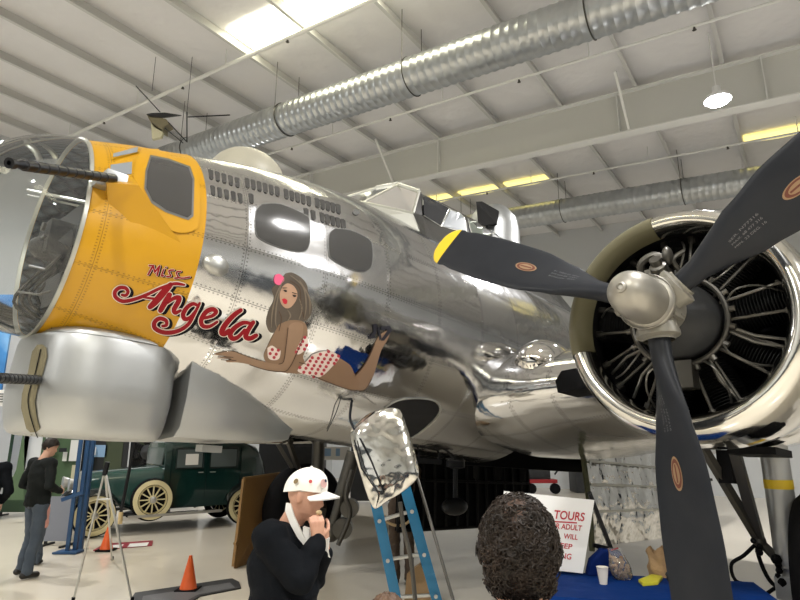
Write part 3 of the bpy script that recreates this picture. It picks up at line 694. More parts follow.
# fairing behind the turret
Rg = []
for s, hw, zt, zb in ((1.315, .52, -.25, -.82), (1.1, .54, -.26, -.82), (.8, .50, -.34, -.81), (.5, .40, -.45, -.79), (.2, .24, -.58, -.76)):
    Rg.append([A(s, hw*c_, z) for c_, z in ((1, zt), (1.0, (zt+zb)/2), (.93, zb+.09), (.80, zb+.02), (.4, zb), (-.4, zb), (-.80, zb+.02), (-.93, zb+.09), (-1, (zt+zb)/2), (-1, zt))])
b = MB(); b.rings(Rg, closed=True, cap=(True, True)); b.build('turret_fairing', 'turret', plane)
# dark keel box / gear under the nose fairing
b = MB(); b.box(A(.95, .25, -.86), (.16, .10, .05), RF()); b.build('keel_fittings', 'steel', plane)
# ------------------------------------------------------------------ crew hatch
b = MB(); D.poly(b, smo([(384, 409), (398, 401), (420, 399), (436, 403), (438, 412), (428, 424), (412, 436), (395, 440), (380, 436), (372, 425)], 3), .006); b.build('crew_hatch_shade_patch', 'winblack', fus, smooth=0)  # black patch on the skin paints the hatch's inner shade, no hole cut
b = MB(); op = cr([D.hit(x, y, .006) for x, y in ((384, 408), (398, 400), (420, 398), (437, 402), (439.5, 412), (429, 425), (412, 437))], 5); b.tube(op, .008, 6); b.build('hatch_rim', 'steel', fus)
# door hanging below the opening
dpx = [(352, 428), (366, 415), (384, 408.5), (396, 408), (402, 413), (408, 430), (416, 456), (419, 472), (416, 480), (404, 491), (388, 501), (377, 508.5), (372, 506), (366, 492), (358, 466), (352, 445), (350, 434)]
def plane_pt(x, y, o, n, d=0):
    r_ = ray(x, y); t = (o-CAM).dot(n)/r_.dot(n); return CAM+r_*t
do = at(385, 455, 4.75); dn = V((-.12, -1, .12)).normalized()
sm = [(p.x, p.y) for p in cr([(x, y, 0) for x, y in dpx+[dpx[0]]], 3)[:-1]]
front = [plane_pt(x, y, do, dn) for x, y in sm]; cc = sum(front, V())/len(front)
b = MB(); R0 = []
for k_, bul in ((1, .0), (.985, .014), (.9, .028), (.7, .04), (.4, .05), (.05, .055)): R0.append([cc+(p-cc)*k_+dn*-.0+V((0, -1, .1))*bul for p in front])
back = [[p+V((0, .03, 0)) for p in front]]
b.rings([[cc+(p-cc)*.05+V((0, .03, 0)) for p in front]]+back+R0, cap=(True, True))
hd = b.build('hatch_door', mat('scratched_mirror_door', (.74, .73, .70), .12, 1., bump=(2.6, .5, .10), var=(7, .5, (.50, .49, .46))), plane)
b = MB(); J = lambda x, y, o_=.06: plane_pt(x, y, do, dn)+V((0, -o_, 0))
b.tube([J(355, 440), J(362, 468), J(377, 490), J(383, 492)], .006, 6); b.tube([J(360, 438), J(372, 462), J(384, 492)], .005, 6); b.ell(J(382, 492), .018, seg=8); b.build('door_latch_rod', 'gun', hd)
b = MB(); b.tube(cr([J(355, 430, .02), J(350, 418, 0), J(352, 400, 0)]), .012, 6)
hh = D.hit(341, 396, .01); h2 = D.hit(356, 424, .01)
b.tube(cr([D.hit(327, 430, .01), D.hit(335, 410, .03), D.hit(341, 395, .01)]), .004, 6); b.tube([J(356, 428, .02), J(375, 412, .02)], .007, 6)
b.build('door_hinge_cable', 'gun', plane)
# antenna under the belly, loop dome
b = MB(); b.lathe([(0, .03), (.03, .11), (.10, .11), (.12, .03), (.45, .025)], A(-2.45, -.10, -.78), -U, 16); b.ell(A(-2.45, -.10, -1.32), (.22, .10, .10), RF()); b.build('loop_antenna', 'gun', plane)
b = MB(); b.beam(A(-1.75, .25, -.84), A(-1.35, .25, -.84), .035, .05, U); 
for s_ in (-1.72, -1.4): b.tube([A(s_, .25, -.76), A(s_, .25, -.84)], .010, 6)
b.build('belly_handle', 'gun', plane)
# ------------------------------------------------------------------ wing (port stub and starboard stub)
def af(t_, n=26):
    up, lo = [], []
    for i in range(n+1):
        x = (1-math.cos(PI*i/n))/2; y = 5*t_*(.2969*x**.5-.126*x-.3516*x*x+.2843*x**3-.1015*x**4)
        up.append((x, y*1.12)); lo.append((x, -y*.88))
    return up[::-1]+lo[1:]
def wing(sd, lats):
    R, Uv = [], []
    for lt in lats:
        k_ = max(0, lt-1.0); le = -1.42-.13*k_; ch = 5.9-.21*k_; zc = -.20+.075*k_; tk = .18
        if lt < 1.35: tk *= 1.12; 
        R.append([A(le-x*ch, sd*lt, zc+y*ch) for x, y in af(tk)]); Uv.append([(le-x*ch, sd*lt+(.4 if y < 0 else 0)) for x, y in af(tk)])
    b = MB(); b.rings(R, cap=(True, True), uvs=Uv); return b.build('wing', 'skin', plane)
wp = wing(1, (.7, 1.0, 1.2, 1.6, 2.0, 2.4, 3.2, 4.2, 5.5, 7, 9)); wing(-1, (.7, 1.2, 2, 3.2, 4.2, 5.5, 7, 9))
# root fillet bulge
b = MB(); b.ell(A(-1.95, 1.42, .12), (.42, .26, .26), RF(), 24); b.build('wing_root_fairing', 'chrome', plane)
b = MB(); b.box(A(-4.1, -.15, -.62), (2.9, .25, .45), RF()); b.build('bomb_bay_catwalk', 'black', plane, smooth=0)
b = MB()
for lt in (2.03,): b.prism([A(-1.15-.08, lt+dx, z) for dx, z in ((-.10, -.26), (.16, -.24), (.22, -.14), (.16, -.06), (-.06, -.08), (-.12, -.16))], AV(-.35, 0, 0))
b.build('intercooler_intake', 'black', wp, smooth=0)
# ------------------------------------------------------------------ nacelles, cowls, engines, propellers
def nacelle(lat, full):
    c = O+L*lat
    def N(s, l, z): return c+F*s+L*l+U*z
    cowl = MB()
    # lip cross-section (s, r) from the inner throat round the lip to the skin
    throat = [(-.80, .66), (-.62, .60), (-.50, .575), (-.43, .563)]
    lip = [(-.43, .563), (-.38, .568), (-.315, .600), (-.30, .630), (-.315, .662), (-.36, .692), (-.43, .712), (-.52, .722)]
    body = [(-.52, .722), (-.70, .730), (-.90, .730), (-1.10, .715), (-1.22, .700), (-1.22, .685), (-.9, .70), (-.62, .69)]
    cowl.lathe(lip, c, F, 96, mi=0); co = cowl.build('engine_cowl_lip', 'lip', plane, smooth=60)
    th_ = MB(); th_.lathe(throat, c, F, 96); th_.build('cowl_throat', 'black', co, smooth=60)
    cb = MB(); cb.lathe(body, c, F, 96); cb.build('engine_cowl', 'chrome', plane, smooth=60)
    if full:
        ol = MB(); n0 = 0       # olive tinted sector of the lip, slightly proud
        u = L; R = []
        for x, r in [(x+.004*(x+.46)/math.hypot(x+.46, r-.64), r+.004*(r-.64)/math.hypot(x+.46, r-.64)) for x, r in lip]:
            R.append([c+F*(x+.001)+(L*math.cos(t)+U*math.sin(t))*r for t in lin(rad(97), rad(194), 48)])
        ol.rings(R, closed=False); ol.build('lip_tint', 'olive_lip', co, smooth=60)
    nb = MB(); R = []
    for s, rx, ru, rd_ in ((-1.2, .66, .66, .66), (-1.5, .66, .62, .68), (-2.0, .66, .58, .66), (-2.8, .62, .5, .6), (-3.8, .5, .44, .42), (-5, .3, .3, .25)):
        R.append([N(s, rx*math.cos(t), (ru if math.sin(t) > 0 else rd_)*math.sin(t)) for t in [2*PI*j/48 for j in range(48)]])
    nb.rings(R, cap=(False, True)); nb.build('nacelle', 'chrome', plane)
    if not full: 
        e = MB(); e.lathe([(-.8, .62), (-.8, .001)], c, F, 32); e.build('engine_baffle', 'black', plane); return N
    # engine
    en = MB(); en.lathe([(-.95, .70), (-.95, .001)], c, F, 48, mi=1)
    en.lathe([(-.70, .23), (-.42, .235), (-.36, .225), (-.30, .19), (-.25, .13), (-.22, .10), (-.05, .09)], c, F, 40)
    en.lathe([(-.47, .255), (-.45, .265), (-.43, .255)], c, F, 40)
    eng = en.build('engine', ['crank', 'black'], plane)
    def RP(s, r, t, dt=0): return c+F*s+(L*math.cos(t)+U*math.sin(t))*r+(U*math.cos(t)-L*math.sin(t))*dt
    for k_ in range(9):
        t = PI/2+2*PI*k_/9; ax = (L*math.cos(t)+U*math.sin(t))
        cy = MB(); pr = []
        for i in range(17): x = .24+i*.018; pr += [(x, .082), (x+.006, .112), (x+.010, .112), (x+.016, .082)]
        pr += [(.545, .10), (.59, .085), (.605, .001)]
        cy.lathe(pr, c+F*-.66, ax, 20)
        cy.box(RP(-.66, .57, t, .075), (.16, .07, .07), RF()); cy.box(RP(-.66, .57, t, -.075), (.16, .07, .07), RF())
        cyo = cy.build('cylinder', 'fin', eng, smooth=30)
        pr_ = MB()
        for sg in (-1, 1): pr_.tube([RP(-.48, .23, t, sg*.055), RP(-.53, .56, t, sg*.085)], .0105, 8); pr_.lathe([(0, .022), (.04, .022), (.05, .014)], RP(-.53, .53, t, sg*.085), ax, 8)
        pr_.build('pushrod_tubes', 'pipe', eng)
        sg = (-1, 1)[k_ % 2]; wr = MB()
        wr.tube(cr([RP(-.40, .275, t, sg*.02), RP(-.36, .36, t+.05*sg, sg*.05), RP(-.42, .46, t, sg*.07), RP(-.52, .545, t, sg*.03)], 4), .0065, 6); wr.build('ignition_lead', 'lead', eng)
    rg = MB(); rg.tube([RP(-.40, .275, 2*PI*j/48) for j in range(49)], .017, 8)
    for j in range(18): rg.lathe([(0, .001), (0, .018), (.03, .018), (.03, .001)], RP(-.40, .288, 2*PI*j/18+.1), (L*math.cos(2*PI*j/18+.1)+U*math.sin(2*PI*j/18+.1)), 8)
    rg.build('ignition_ring', 'pipe', eng)
    gv = MB()           # governor and oil lines above and below the nose case
    gv.lathe([(0, .05), (.10, .05), (.11, .035), (.15, .035), (.15, .001)], RP(-.30, .25, rad(97), 0), F*.8+U*.6, 14); gv.ell(RP(-.28, .38, rad(88)), (.055, .03, .06), RF())
    gv.tube(cr([RP(-.30, .33, rad(118)), RP(-.26, .38, rad(112)), RP(-.26, .40, rad(100)), RP(-.28, .36, rad(90))]), .024, 8)
    gv.tube(cr([RP(-.34, .30, rad(80)), RP(-.3, .36, rad(84)), RP(-.34, .42, rad(78))]), .015, 8)
    gv.box(RP(-.32, .29, rad(102)), (.1, .14, .06), RF()); gv.box(RP(-.42, .33, rad(-90)), (.12, .13, .16), RF())
    gv.build('propeller_governor', 'pipe', eng)
    sb = MB()
    for a_ in (-14, -19, -128, -150, -60):
        sb.tube([RP(-.45, .28, rad(a_)), RP(-.48, .40, rad(a_-4)), RP(-.55, .56, rad(a_-2))], .011, 6)
    sb.build('scavenge_pipes', 'lead', eng)
    return N
nacelle(3.2, True); nacelle(-3.2, False)
M['dtan'] = mat('decal_tan', (.26, .17, .10), .6, spec=.2); M['dred'] = mat('decal_brown_red', (.13, .045, .03), .6, spec=.2); M['sgrey'] = mat('stencil_grey', (.15, .15, .16), .6, spec=.2)
def propeller(c, ph, full=True):
    hb = MB()
    hb.lathe([(-.16, .07), (-.16, .13), (-.10, .135), (.07, .135), (.10, .12)], c, F, 32)
    for k_ in range(3):
        t = ph+2*PI*k_/3; ax = L*math.cos(t)+U*math.sin(t)
        hb.lathe([(.03, .10), (.12, .105), (.155, .115), (.175, .115), (.185, .085), (.20, .084)], c-F*.02, ax, 24)
        for q_ in (-1, 1):
            bx = (U*math.cos(t)-L*math.sin(t)); t2 = t+PI/3; a2 = L*math.cos(t2)+U*math.sin(t2)
            hb.lathe([(0, .001), (0, .016), (.05, .016), (.05, .001)], c+a2*.135+F*(-.02+.05*q_)-F*.025, F, 8)
        hb.box(c+(L*math.cos(t+PI/3)+U*math.sin(t+PI/3))*.11-F*.02, (.14, .07, .07), RF())
    po = hb.build('propeller', 'hub', plane, bevel=0, smooth=35)
    dm = MB(); dm.lathe([(.06, .150), (.09, .150), (.10, .128), (.20, .128), (.28, .123), (.34, .108), (.38, .082), (.40, .05), (.405, .034), (.408, .03), (.425, .03), (.43, .018), (.42, .012), (.42, .001)], c, F, 40); dm.lathe([(.092, .152), (.10, .156), (.108, .152)], c, F, 40)
    dm.build('dome', 'dome', po, smooth=50)
    for k_ in range(3):
        t = ph+2*PI*k_/3; ax = L*math.cos(t)+U*math.sin(t); tn = U*math.cos(t)-L*math.sin(t)   # ccw seen from ahead
        if True: tn = tn*1
        bl = MB(); R = []; NS = 30; prm = []
        for i in range(NS+1):
            x = i/NS; r = .17+1.595*math.sin(PI/2*x)**.85
            kb = [(.17, .115, 1.0, 62), (.26, .120, .9, 56), (.40, .20, .45, 46), (.60, .31, .20, 36), (.88, .385, .105, 27), (1.2, .385, .075, 21), (1.5, .36, .06, 18), (1.68, .29, .055, 16.5), (1.74, .19, .06, 16), (1.765, .05, .10, 16)]
            for (r0_, c0_, t0_, b0_), (r1_, c1_, t1_, b1_) in zip(kb, kb[1:]):
                if r0_ <= r <= r1_+1e-6:
                    u_ = (r-r0_)/(r1_-r0_); u2 = u_*u_*(3-2*u_) if r < 1.5 else u_
                    ch, th, bt = c0_+(c1_-c0_)*u2, t0_+(t1_-t0_)*u2, b0_+(b1_-b0_)*u_; break
            if r > 1.6: ch = .345*max(.02, 1-((r-1.6)/.168)**2.6)**.5; th = .06
            if r > 1.762: ch = .04
            bt = rad(bt+5); cv = (tn*math.cos(bt)*1 + F*math.sin(bt)); nv = (F*math.cos(bt)-tn*math.sin(bt))
            prm.append((r, ch, th, cv, nv)); ring = []
            for j in range(24):
                a_ = 2*PI*j/24; cx = math.cos(a_); sy = math.sin(a_); fl = 1-.28*(1-th)*cx
                ring.append(c-F*.02+ax*r+cv*(cx*ch/2)+nv*(sy*ch*th/2*(1.0+.35*cx if th < .5 else 1)))
            R.append(ring)
        n1 = min(range(len(prm)), key=lambda q_: abs(prm[q_][0]-1.655))
        bl.rings(R[:n1+1], cap=(True, False), mi=0); bl.rings(R[n1:], cap=(False, True), mi=1)
        def face(r, u_, off=.003):         # point on the front face at radius r, chord fraction u_
            i = min(range(len(prm)), key=lambda q_: abs(prm[q_][0]-r)); j = i+1 if (r > prm[i][0] and i < NS) else max(i-1, 0)
            w_ = 0 if i == j else abs(r-prm[i][0])/abs(prm[j][0]-prm[i][0])
            ch, th = [prm[i][z_]+(prm[j][z_]-prm[i][z_])*w_ for z_ in (1, 2)]; cv = prm[i][3].lerp(prm[j][3], w_); nv = prm[i][4].lerp(prm[j][4], w_)
            cx = max(-.98, min(.98, 2*u_)); sy = math.sqrt(1-cx*cx)
            return c-F*.02+ax*r+cv*(cx*ch/2)+nv*(sy*ch*th/2*(1+.35*cx)+off)
        # oval maker decal
        for rr_, mi, of in ((1.0, 2, .0025), (.86, 3, .0035), (.62, 2, .0045)):
            n = 28; pts = [face(.90, 0, of)]+[face(.90+.085*rr_*math.cos(2*PI*j/n), .038/.385*rr_*math.sin(2*PI*j/n)*1.0, of) for j in range(n)]
            bl.add(pts, [(0, 1+j, 1+(j+1) % n) for j in range(n)], mi)
        bl.add([face(.855, -.012, .006), face(.945, -.012, .006), face(.945, .014, .006), face(.855, .014, .006)], [(0, 1, 2, 3)], 3)
        # stencilled serial lines
        for li, tx in enumerate(('SER. N77316', 'MAX. 68 477 316', 'MIN. 23 DEG. 16')):
            vs, fs, w_ = text_mesh(tx)
            for f_ in fs: pass
            sc2 = .19/w_; rs = .50
            bl.add([face(rs+.0+v_.x*sc2, (.075-.09*li+v_.y*.060)*(1), .004) for v_ in vs] if True else [], fs, 4)
        bl.build('blade', ['blade', 'yel', 'dtan', 'dred', 'sgrey'], po, smooth=50)
propeller(H, rad(154.3))
# ------------------------------------------------------------------ landing gear
GS = -2.3
for sd, full in ((1, True), (-1, False)):
    lt0 = 3.2*sd; GS = -2.3 if full else -2.7
    if not full: lt0 = -3.05
    g = MB(); ax0 = A(GS-.02, lt0+.02, -.55); ax1 = V(ax0); 
    top = A(GS, lt0+.02, -.45); bot = V((top.x, top.y, .66))
    g.tube([top, top.lerp(bot, .88)], .100, 24); g.tube([top.lerp(bot, .86), bot], .066, 16)
    g.lathe([(0, .105), (.06, .105), (.06, .09)], top.lerp(bot, .88), V((0, 0, 1)), 24); g.box(bot, (.2, .2, .16), RF())
    st = g.build('landing_gear_leg', mat('painted_strut_grey', (.50, .51, .51), .3, .5) if full else 'pipe', plane)
    y = MB(); y.lathe([(-.035, .102), (.035, .102)], top.lerp(bot, .38), V((0, 0, 1)), 24); y.build('yellow_band', 'yel', st) if full else None
    w = MB(); wc = V((bot.x, bot.y, .70))+L*(.30 if sd > 0 else -.31)+(F*0)
    w.lathe([(-.19, .30), (-.21, .36), (-.215, .50), (-.19, .62), (-.12, .685), (0, .70), (.12, .685), (.19, .62), (.215, .50), (.21, .36), (.19, .30)], wc, L, 56)
    ty = w.build('main_wheel', 'rub', plane)
    w = MB(); w.lathe([(-.19, .30), (-.12, .28), (-.10, .10), (-.16, .09), (-.16, .001)], wc, L, 40); w.lathe([(.19, .30), (.12, .28), (.10, .10), (.16, .09), (.16, .001)], wc, L, 40); w.build('wheel_rim', 'pipe', ty)
    br = MB(); T1, T2 = A(GS+.62, lt0-.42, -.45), A(GS+.52, lt0-.16, -.45)
    kn = V((bot.x, bot.y, .98))-L*.17+F*.08
    br.beam(T1, kn, .055, .055); br.beam(T2, kn, .075, .06); br.tube([kn, bot+V((0, 0, .1))], .035, 8); br.ell(kn, .05)
    br.build('drag_brace', 'pipe', plane)
    h = MB()
    s0 = kn-F*.02-L*.06
    h.tube(cr([kn, kn-L*.12+V((0, 0, -.12)), kn-L*.22+V((0, 0, -.2)), kn-L*.2+V((0, 0, -.32)), kn-L*.06+V((0, 0, -.34)), kn-L*.1+V((0, 0, -.45)), bot-L*.1]), .014, 8)
    h.tube(cr([kn+V((0, 0, .1)), kn-L*.02+V((0, 0, -.1)), kn+L*.05+V((0, 0, -.3)), bot]), .016, 8)
    for i in range(8): h.ell(kn.lerp(bot, i/8)+L*random.uniform(-.05, .05)+F*.06, random.uniform(.02, .045), seg=8)
    h.build('brake_hoses', 'black', plane)
# gear bay and its edge under the nacelle
b = MB(); b.box(A(-1.75, 3.25, -.70), (.5, .3, .05), RF()); b.box(A(-2.0, 2.95, -.80), (.12, .10, .25), RF()); b.build('wheel_well_fittings', 'black', plane)
# bomb bay doors
def bdoor(lat, s0, s1, zt, zb, bul, m, name, ribs):
    R, Uv = [], []; n = 12
    for i in range(n+1):
        z = zt+(zb-zt)*i/n; l = lat+bul*math.sin(PI*.5*(i/n)*1.1)
        R.append([A(s, l, z) for s in lin(s0, s1, 14)]); Uv.append([(s, z) for s in lin(s0, s1, 14)])
    th = L*(.03 if lat < 0 else -.03)
    bk = [[p+th for p in r] for r in R]
    b = MB(); b.rings(R, closed=False, mi=0); b.rings(bk, closed=False, mi=1)
    for r_, k_ in zip(R, bk): pass
    for edge in (0, -1): b.rings([[r[edge] for r in R], [r[edge] for r in bk]], closed=False, mi=1)
    b.rings([R[-1], bk[-1]], closed=False, mi=1); b.rings([R[0], bk[0]], closed=False, mi=1)
    o = b.build(name, m, plane, smooth=60)
    rb = MB()
    for s in (lin(s0, s1, ribs) if ribs else ()):
        rb.tube([A(s, lat+bul*math.sin(PI*.5*(i/n)*1.1)+(.05 if lat < 0 else -.05), zt+(zb-zt)*i/n) for i in range(n+1)], .022, 6)
    if ribs:
        for i in (0, 5, 12): rb.tube([A(s, lat+bul*math.sin(PI*.5*(i/n)*1.1)+.05, zt+(zb-zt)*i/n) for s in (s0, s1)], .022, 6)
        rb.build('door_ribs', 'fin', o)
    return o
bdoor(-1.0, -2.35, -5.4, -.62, -1.66, .05, ['black', 'black'], 'bomb_bay_door', 13)
pd = bdoor(.78, -3.85, -6.9, -.42, -1.72, .10, ['foil', 'olive'], 'bomb_bay_door', 0)
b = MB(); b.tube([A(-3.83, .80+.1*math.sin(PI*.5*(i/10)*1.1)-.0, -.42-1.34*i/10) for i in range(11)], .035, 8)
b.build('door_edge', 'olive', pd)
b = MB()
for z in (-.72, -1.0, -1.32): b.beam(A(-3.9, .90-.02, z), A(-6.9, .90-.02, z), .012, .03, U)
b.build('door_stiffeners', 'frame', pd)
b = MB()
for s in (-3.0, -3.5, -4.1): b.beam(A(s, -.2, -.3), A(s, -.2, -1.0), .06, .05)
b.build('bomb_rack', 'fin', plane)

# starboard retraction strut and its fittings beside the wheel
b = MB(); u0, u1 = at(354, 452, 8.3), at(331, 532, 8.3)
b.tube([u0, u0.lerp(u1, .55)], .10, 14); b.tube([u0.lerp(u1, .5), u1], .07, 12); b.ell(u1, (.13, .13, .13)); b.lathe([(-.1, .001), (-.1, .13), (.1, .13), (.1, .001)], at(343, 528, 8.2), (0, 1, 0), 20); b.lathe([(-.1, .001), (-.1, .12), (.1, .12), (.1, .001)], at(350, 508, 8.2), (0, 1, 0), 20)
b.tube(cr([at(352, 470, 8.1), at(346, 495, 8.1), at(350, 515, 8.1), at(338, 545, 8.1)]), .03, 8); b.build('retraction_strut', 'pipe', plane)
# ------------------------------------------------------------------ people
M['sk_old'] = mat('pale_skin', (.52, .29, .20), .5, var=(30, .5, (.44, .22, .15)))
M['sk'] = mat('skin', (.50, .28, .19), .5)
M['cloth_black'] = mat('black_knit', (.006, .007, .009), .85, bump=(14, .5, .02), spec=.06)
M['jacket'] = mat('charcoal_jacket', (.012, .014, .014), .8, spec=.1, bump=(9, .5, .02))
M['jeans'] = mat('blue_grey_jeans', (.055, .075, .105), .8, bump=(10, .5, .02), var=(5, .5, (.08, .10, .13)))
M['navy'] = mat('navy_cloth', (.015, .025, .06), .8)
M['white_cloth'] = mat('white_cotton', (.78, .77, .74), .7, bump=(12, .4, .01))
M['hair_dark'] = mat('dark_brown_hair', (.010, .007, .005), .5, bump=(60, .5, .01), var=(14, .6, (.030, .018, .012)), spec=.25)
M['hair_brown'] = mat('brown_hair', (.09, .05, .03), .5, bump=(60, .5, .01))
M['brown_trouser'] = mat('brown_work_trousers', (.060, .040, .028), .8, bump=(10, .6, .02), var=(14, .6, (.10, .07, .05)))
M['shoe'] = mat('dark_shoe', (.015, .013, .012), .5); M['tan'] = mat('tan_strap', (.45, .33, .18), .6)
M['pink'] = mat('pink_shirt', (.65, .32, .27), .7); M['eye'] = mat('eye_dark', (.02, .015, .012), .2)
def capsule(b, p, q, r0, r1, seg=14, sq=None):
    p, q = V(p), V(q); d = q-p; n = d.normalized() if d.length else V((0, 0, 1)); pts, rr = [], []
    for k in (-.98, -.85, -.6, -.3): pts.append(p+n*r0*k); rr.append(r0*math.sqrt(1-k*k))
    pts += [p, q]; rr += [r0, r1]
    for k in (.3, .6, .85, .98): pts.append(q+n*r1*k); rr.append(r1*math.sqrt(1-k*k))
    b.tube(pts, rr, seg)
def chain(b, pts):
    for (p, r), (q, s) in zip(pts, pts[1:]): capsule(b, p, q, r, s)
def lerp_tab(tab, x):
    if x <= tab[0][0]: return tab[0][1]
    for (a, b_), (c, d) in zip(tab, tab[1:]):
        if x <= c: t = (x-a)/(c-a); t = t*t*(3-2*t)*.5+t*.5; return b_+(d-b_)*t
    return tab[-1][1]
def head(b, c, R, s=1.0):
    FR = [(-.118, .030), (-.105, .062), (-.085, .078), (-.066, .078), (-.045, .080), (0, .077), (.022, .086), (.05, .086), (.08, .070), (.105, .042), (.118, .0)]
    BK = [(-.118, .0), (-.10, .020), (-.06, .062), (-.02, .090), (.03, .105), (.07, .094), (.10, .058), (.118, .0)]
    SD = [(-.118, .012), (-.105, .034), (-.07, .055), (-.03, .068), (.02, .076), (.06, .073), (.09, .056), (.108, .032), (.118, .0)]
    n = 56; rings = []
    for i in range(49):
        z = -.118+.236*(.5-.5*math.cos(PI*i/48)) ; z = max(-.1178, min(.1178, z)); r = []
        f, k_, w_ = lerp_tab(FR, z), lerp_tab(BK, z), lerp_tab(SD, z)
        for j in range(n):
            t = 2*PI*j/n; x = math.cos(t)*(f if math.cos(t) > 0 else k_); y = math.sin(t)*w_
            if math.cos(t) > 0:
                x = f*math.cos(t)**.8
                g = lambda y0, z0, sy, sz: math.exp(-((y-y0)/sy)**2-((z-z0)/sz)**2)
                nb = max(0, min(1, (.022-z)/.055)) if z > -.036 else max(0, 1-(-.036-z)/.012)
                x += .024*nb*math.exp(-(y/(.008+.006*nb))**2)
                x -= .010*(g(.031, .004, .014, .011)+g(-.031, .004, .014, .011)); x += .006*(g(.03, .024, .018, .006)+g(-.03, .024, .018, .006))
                x += .006*(g(0, -.062, .018, .004)+g(0, -.074, .016, .005)); x -= .004*g(0, -.068, .02, .002); x += .006*g(0, -.100, .018, .012)
            r.append(V(c)+R@V((x*s, y*s, z*s)))
        rings.append(r)
    b.rings(rings)
    for sg in (-1, 1):
        b.ell(V(c)+R@V((-.008*s, .077*s*sg, -.008*s)), (.017*s, .010*s, .031*s), R, 10)
def hand(b, w, d, nrm, side, curl=.5, s=1.0):
    """w wrist, d direction of the fingers, nrm back-of-hand normal; the fingers curl away from the normal"""
    w, d = V(w), V(d).normalized(); nrm = V(nrm); nrm = (nrm-d*nrm.dot(d)).normalized(); sd = d.cross(nrm)*side
    for k_ in (-.028, -.010, .010, .028): capsule(b, w+sd*k_*.5*s, w+d*.085*s+sd*k_*s, .014*s, .0115*s, 8)
    Ls = (.072, .082, .076, .058)
    for i, k_ in enumerate((.030, .010, -.010, -.029)):
        p = w+d*.085*s+sd*k_*s; a = curl*.6; r = .0092*s*(1 if i < 3 else .88)
        for j, fr in enumerate((.45, .31, .24)):
            dd_ = d*math.cos(a)-nrm*math.sin(a); q = p+dd_*Ls[i]*fr*s; capsule(b, p, q, r, r*.92, 8); p = q; r *= .92; a += curl*(.95+.1*i)
    p = w+d*.02*s+sd*.026*s-nrm*.004*s
    dirs = (d*.55+sd*.8-nrm*.2, d*.85+sd*.35-nrm*.35*(1+curl), d*.9+sd*.05-nrm*.5*(1+curl))
    r = .0125*s
    for dd_, ln in zip(dirs, (.042, .034, .028)):
        q = p+dd_.normalized()*ln*s; capsule(b, p, q, r, r*.9, 8); p = q; r *= .9
def torso(b, secs):                       # (centre, half width vector, half depth vector)
    R = []
    for c, wv, dv in secs: R.append([V(c)+V(wv)*math.cos(2*PI*j/28)+V(dv)*math.sin(2*PI*j/28) for j in range(28)])
    b.rings(R)
def blend(b, name, m, parent, vox=.009, it=6, disp=None):
    me = bpy.data.meshes.new(name); me.from_pydata([tuple(p) for p in b.v], [], b.f)
    bm = bmesh.new(); bm.from_mesh(me); bmesh.ops.recalc_face_normals(bm, faces=bm.faces); bm.to_mesh(me); bm.free()
    o = bpy.data.objects.new(name, me); C.objects.link(o)
    r = o.modifiers.new('r', 'REMESH'); r.mode = 'VOXEL'; r.voxel_size = vox; r.use_smooth_shade = True
    s = o.modifiers.new('s', 'SMOOTH'); s.iterations = it; s.factor = .5
    bpy.context.view_layer.update()
    m2 = bpy.data.meshes.new_from_object(o.evaluated_get(bpy.context.evaluated_depsgraph_get()))
    bpy.data.objects.remove(o); bpy.data.meshes.remove(me)
    if disp:
        nn = [v.normal.copy() for v in m2.vertices]
        for v, k_ in zip(m2.vertices, nn): v.co += k_*disp(v.co)
    if parent is not None: m2.transform(ROOT[parent.name].inverted())
    m2.materials.append(M[m] if isinstance(m, str) else m); m2.shade_smooth(); m2.name = name
    o = bpy.data.objects.new(name, m2); C.objects.link(o); o.parent = parent; ROOT[o.name] = ROOT[parent.name]
    return o
def folds(sc_=9, am=.010): return lambda p: am*(noise.noise(V((p.x*sc_, p.y*sc_, p.z*sc_*1.6)))+.5*noise.noise(p*sc_*2.3))
